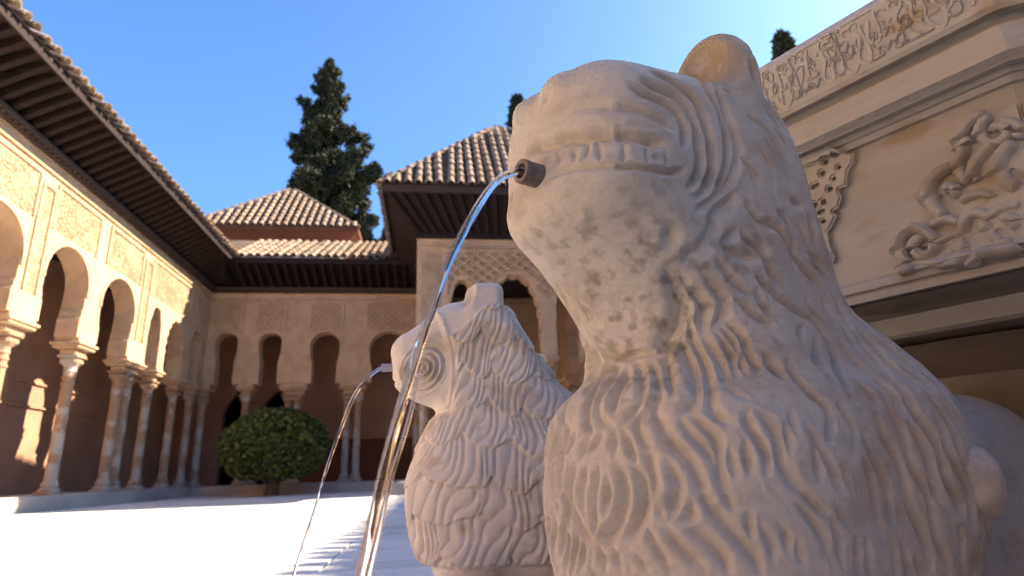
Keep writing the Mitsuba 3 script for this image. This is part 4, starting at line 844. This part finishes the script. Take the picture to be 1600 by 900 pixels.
# ---------------------------------------------------------------- water
def jet(name, label, k, path, r0, r1, second, seed):
    w = thing(name, label, 'water jet', 'water jets from the lions')
    P = spline(path, 160); t = np.linspace(0, 1, 160); r = np.random.default_rng(seed)
    R = r0+(r1-r0)*t; m = tube(P, R, 24, .7)
    # the stream is a flattened, slowly twisting rope with ripples that grow as it falls
    V = m.vertices.copy(); n = 160*24; c = np.repeat(P, 24, 0); off = V[:n]-c; tt = np.repeat(t, 24); a = np.tile(np.linspace(0, 2*np.pi, 24, endpoint=False), 160)
    off = off*(1+(.10+.08*tt)*np.sin(2*a+tt*11+seed)+.10*np.sin(3*a-tt*23)+.07*(.3+.5*tt)*np.sin(tt*95+2*a)+.05*tt*np.sin(tt*190))[:, None]; V[:n] = c+off; m.vertices = V
    # twist the flattened stream slowly
    put(w, 'stream', to_mesh(m, k), 'water', smooth=True)
    if second is not None:
        Q = spline(second, 120); s = np.linspace(0, 1, 120)
        put(w, 'stream', to_mesh(tube(Q, (.0010+.0009*np.sin(s*np.pi))*np.clip(s*14, .25, 1), 12), k), 'water', smooth=True)
def to_mesh(m, k): m = m.copy(); m.vertices = to_world(m.vertices, k); return m
J1 = [(.0, .004, .5905), (.022, .004, .589), (.035, .004, .581), (.050, .004, .564), (.065, .004, .540), (.080, .004, .512), (.091, .004, .488), (.100, .004, .462), (.108, .004, .439), (.115, .004, .416), (.123, .004, .390), (.130, .004, .366), (.136, .004, .342), (.141, .004, .318), (.146, .004, .294), (.158, .004, .21), (.169, .004, .11), (.178, .004, .012)]
J1b = [(.106, .006, .432), (.115, .009, .401), (.123, .011, .374), (.1295, .011, .355), (.135, .010, .332), (.1395, .009, .311), (.1435, .008, .294), (.156, .008, .21), (.168, .008, .11), (.178, .008, .012)]
J2 = [(.0, 0, .5435), (.018, 0, .5425), (.030, 0, .536), (.041, 0, .526), (.063, 0, .496), (.079, 0, .456), (.094, 0, .411), (.110, 0, .356), (.126, 0, .292), (.140, 0, .245), (.155, 0, .185), (.172, 0, .10), (.186, 0, .012)]
jet('water_jet', 'thick clear jet of water arching from the brown spout of the nearest lion', 0, J1, .0048, .0027, J1b, 1)
jet('water_jet', 'thin clear jet of water falling from the small grey nozzle of the second lion', 1, J2, .0046, .0026, None, 2)


# ---------------------------------------------------------------- a photographer added behind the camera, unseen, to block light on the fountain
def body_part(parts, h=.012, k=.03):
    pts = np.array([np.array(q[j])+s*max(q[2:4])*1.3 for q in parts for j in (0, 1) for s in (-1, 1)]); lo, hi = pts.min(0)-.02, pts.max(0)+.02
    (X, Y, Z), _ = grid(h, lo, hi); F = np.full(X.shape, -1.0)
    for a, b, ra, rb in parts: F = smax(F, caps(X, Y, Z, a, b, ra, rb), k)
    return trimesh.Trimesh(*nets(F, lo, h), process=False)
mat('cloth_jacket', speckle((.030, .034, .045), (.045, .05, .062), 9), .9, spec=.1)
mat('cloth_jeans', speckle((.04, .05, .075), (.055, .065, .095), 14), .9, spec=.1)
mat('skin', speckle((.50, .33, .24), (.46, .30, .22), 20), .5)
mat('dark_hair', (.03, .022, .016), .6)
mat('shoe', (.05, .045, .04), .7)
pn = thing('person', 'crouching person added behind the viewer, outside the picture, to block light from the nearest lion', 'person')
O = np.array([.16, -.16, 0])
def at(*p): return O+np.array(p)
jk = [(at(0, -.62, .36), at(0, -.56, .58), .15, .16), (at(0, -.56, .58), at(0, -.46, .76), .17, .15), (at(-.15, -.46, .78), at(.15, -.46, .78), .085, .085), (at(0, -.45, .80), at(0, -.40, .88), .075, .06)]
for s in (-1, 1): jk += [(at(s*.19, -.46, .77), at(s*.27, -.32, .56), .065, .052), (at(s*.27, -.32, .56), at(s*.10, -.11, .42), .05, .036)]
put(pn, 'jacket', body_part(jk), 'cloth_jacket', smooth=True)
js = [(at(-.09, -.66, .30), at(.09, -.66, .30), .14, .14)]
for s in (-1, 1): js += [(at(s*.10, -.64, .30), at(s*.21, -.27, .50), .095, .07), (at(s*.21, -.27, .50), at(s*.18, -.48, .12), .065, .05)]
put(pn, 'jeans', body_part(js), 'cloth_jeans', smooth=True)
for s in (-1, 1): put(pn, 'shoe', body_part([(at(s*.18, -.52, .055), at(s*.19, -.30, .04), .05, .036)], .008), 'shoe', smooth=True)
hd = at(0, -.36, 1.0)
sk = [(hd+[0, .0, .02], hd+[0, .02, .03], .088, .088), (hd+[0, .03, -.06], hd+[0, .05, -.07], .062, .05), (hd+[0, .098, -.005], hd+[0, .118, -.03], .012, .014), (hd+[0, -.03, -.12], hd+[0, -.01, -.04], .05, .055), (hd+[-.03, .09, -.062], hd+[.03, .09, -.062], .012, .012)]
for s in (-1, 1): sk += [(hd+[s*.088, -.005, .0], hd+[s*.092, -.015, .025], .014, .02), (hd+[s*.034, .084, .018], hd+[s*.036, .085, .018], .013, .013)]
put(pn, 'head', body_part(sk, .006, .014), 'skin', smooth=True)
put(pn, 'hair', body_part([(hd+[0, -.02, .055], hd+[0, -.03, .04], .092, .094), (hd+[0, -.055, -.03], hd+[0, -.05, 0], .07, .08), (hd+[0, .05, .09], hd+[0, .0, .09], .035, .05)], .007), 'dark_hair', smooth=True)
for s in (-1, 1):
    hn = [(at(s*.10, -.11, .42), at(s*.075, -.05, .395), .028, .032), (at(s*.085, -.06, .395), at(s*.055, -.035, .385), .03, .026), (at(s*.07, -.06, .415), at(s*.035, -.03, .43), .013, .010)]
    for q in range(4): z = .415-.019*q; hn += [(at(s*.066, -.035, z), at(s*.040, -.002-.003*q, z), .0095, .009), (at(s*.040, -.002-.003*q, z), at(s*.016, -.012, z-.002), .009, .008)]
    put(pn, 'hand', body_part(hn, .003, .006), 'skin', smooth=True)

# ---------------------------------------------------------------- trees and the clipped bush
def leaf_cloud(C, size, r, elong=1.6, up=None):
    """a small folded leaf (two triangles) at every point"""
    n = len(C); d = r.normal(size=(n, 3)) if up is None else up+.7*r.normal(size=(n, 3)); d /= np.linalg.norm(d, axis=1, keepdims=True)
    e = np.cross(d, r.normal(size=(n, 3))); e /= np.linalg.norm(e, axis=1, keepdims=True)+1e-9; f = np.cross(d, e)
    s = size*r.uniform(.6, 1.35, (n, 1)); a = C-d*s*elong*.5; b = C+d*s*elong*.5
    V = np.stack([a, C+e*s*.5+f*s*.12, b, C-e*s*.5+f*s*.12], 1).reshape(-1, 3); q = np.arange(n)[:, None]*4
    return trimesh.Trimesh(V, np.vstack([q+[0, 1, 2], q+[0, 2, 3]]), process=False)
def bush():
    r = np.random.default_rng(31); b = thing('clipped_bush', 'round clipped green bush on a short trunk in front of the shaded arcade', 'bush')
    c = np.array([-3.32, 14.0, 1.02]); R = np.array([1.10, 1.10, .78])
    n = 17000; d = r.normal(size=(n, 3)); d /= np.linalg.norm(d, axis=1, keepdims=True); d = d[d[:, 2] > -.85]
    lump = .84+.22*meshkit.fbm(d*3.2, 3, seed=4)+.10*meshkit.fbm(d*9, 2, seed=6)
    rad = np.minimum(1.03, lump*(1-.22*r.random(len(d))**1.6)); P = c+d*R*rad[:, None]; P[:, 2] = np.maximum(P[:, 2], .26+.12*r.random(len(P)))
    put(b, 'leaves', leaf_cloud(P, .075, r, 1.5, d), 'leaf_bush')
    core = trimesh.creation.icosphere(4, 1.0); v = core.vertices; core.vertices = c+v*R*(.80+.14*meshkit.fbm(v*3.2, 3, seed=4))[:, None]; core.vertices[:, 2] = np.maximum(core.vertices[:, 2], .34)
    put(b, 'inner_leaves', core, 'leaf_bush', smooth=True)
    put(b, 'trunk', tube([(-3.32, 14, -.02), (-3.30, 14.01, .2), (-3.33, 14, .5)], [.17, .13, .12], 12), 'bark', smooth=True)
    for k in range(5):
        a = k*1.3; put(b, 'branch', tube([(-3.32, 14, .22), (-3.32+.25*math.cos(a), 14+.25*math.sin(a), .36), (-3.32+.6*math.cos(a), 14+.6*math.sin(a), .55)], [.05, .04, .02], 8), 'bark', smooth=True)
bush()
def conifer(name, label, base, top, rprof, leaf, seed, nl, lsz, dens, lean=0.0, group=None, droop=.12):
    r = np.random.default_rng(seed); t = thing(name, label, 'tree', group); bx_, by_ = base; H = top
    tr = spline([(bx_, by_, 0), (bx_+lean*.3, by_, H*.5), (bx_+lean, by_, H)], 24); put(t, 'trunk', tube(tr, np.linspace(H*.018, H*.001, 24), 10), 'bark', smooth=True)
    pts, ups, br = [], [], []
    zz, rr = np.array(rprof).T; z0, z1 = zz.min(), zz.max()
    for i in range(nl):
        z = z0+(z1-z0)*((i+r.random())/nl)**.9; a = i*2.4+r.normal()*.35; L = np.interp(z, zz, rr)*r.choice([.4, .7, .95, 1.15, 1.35], p=[.15, .25, .3, .2, .1])
        o = np.array([bx_+lean*z/H, by_, z]); d = np.array([math.cos(a), math.sin(a), 0])
        s = np.linspace(0, 1, 9); lift = -droop*L*s*(1-s)*2+L*.22*s**2*r.uniform(.2, 1.6)
        P = o+d*(L*s)[:, None]; P[:, 2] += lift; br.append(tube(P, np.linspace(.09, .015, 9)*H/34, 5))
        m = int(dens*(.35+L)); q = r.random(m)**.75; W = .34+.22*L
        side = np.cross(d, [0, 0, 1]); sp = r.normal(size=(m, 3))
        # boughs: clumps that hang off the limb, in tufts
        cl = np.sort(r.random(int(6+L*5)))**.8; ci = r.integers(len(cl), size=m); q = np.clip(cl[ci]+r.normal(size=m)*.025, 0.03, 1.06); off = r.normal(size=(len(cl), 3))*[W*.55, W*.55, W*.30]*(1-.55*cl)[:, None]
        C = o+d*(L*q)[:, None]; C[:, 2] += np.interp(q, s, lift); C += off[ci]+sp*[.13, .13, .17]*(.5+.5*W); pts.append(C)
        u = d*.7+np.array([0, 0, .5])+0*C; ups.append(u)
    put(t, 'crown', leaf_cloud(np.vstack(pts), lsz, r, 2.2, np.vstack(ups)), leaf)
    put(t, 'limbs', cat(br), 'bark')
conifer('conifer_tree', 'tall dark conifer with ragged tiers of boughs rising behind the hall', (-8.3, 45.0), 33.9,
        [(12, 4.6), (17, 4.2), (19.3, 4.2), (21.5, 3.7), (23, 2.8), (25, 2.35), (28, 1.9), (30, 1.3), (31.5, 1.0), (33, .5), (33.9, .08)], 'leaf_dark', 5, 110, .15, 720, -.25)
def cypress(label, px_, py_, z0, top, rad, seed):
    r = np.random.default_rng(seed); t = thing('cypress_tree', label, 'tree', None)
    put(t, 'trunk', tube([(px_, py_, 0), (px_, py_, top*.97)], [.3, .04], 8), 'bark', smooth=True)
    n = 7000; z = z0+(top-z0)*r.random(n)**.8; a = r.random(n)*6.283; f = np.clip((top-z)/(top-z0), 0, 1); R = rad*np.minimum(1, (f*2.6)**.6)
    d = np.stack([np.cos(a), np.sin(a), 0*a], 1); R = R*(.72+.5*meshkit.fbm(np.stack([d[:, 0]*1.6, d[:, 1]*1.6, z*.45], 1), 3, seed=seed))*np.sqrt(r.uniform(.35, 1, n))
    C = np.stack([px_+d[:, 0]*R, py_+d[:, 1]*R, z], 1); put(t, 'crown', leaf_cloud(C, .42, r, 2.0, d*.5+[0, 0, 1.0]), 'leaf_cypress')
    core = lathe([(rad*.5, z0), (rad*.55, z0+(top-z0)*.5), (rad*.3, z0+(top-z0)*.8), (.02, top-.3)], 12); core.apply_translation((px_, py_, 0)); put(t, 'inner_leaves', core, 'leaf_cypress', smooth=True)

cypress('small dark tree tip showing above the pavilion roof beside the lion head', 4.8, 30.0, 8.0, 20.8, .62, 61)
cypress('dark rounded treetop above the basin rim, right of the ear of the nearest lion', 18.45, 25.0, 9.0, 22.1, .85, 62)
cypress('dark treetop in the gap of sky just left of the pavilion eave', -2.95, 40.0, 6.0, 16.8, .75, 63)
cypress('tiny treetop at the foot of the conifer, above the corner of the hall roof', -4.55, 41.0, 6.0, 16.75, .5, 64)
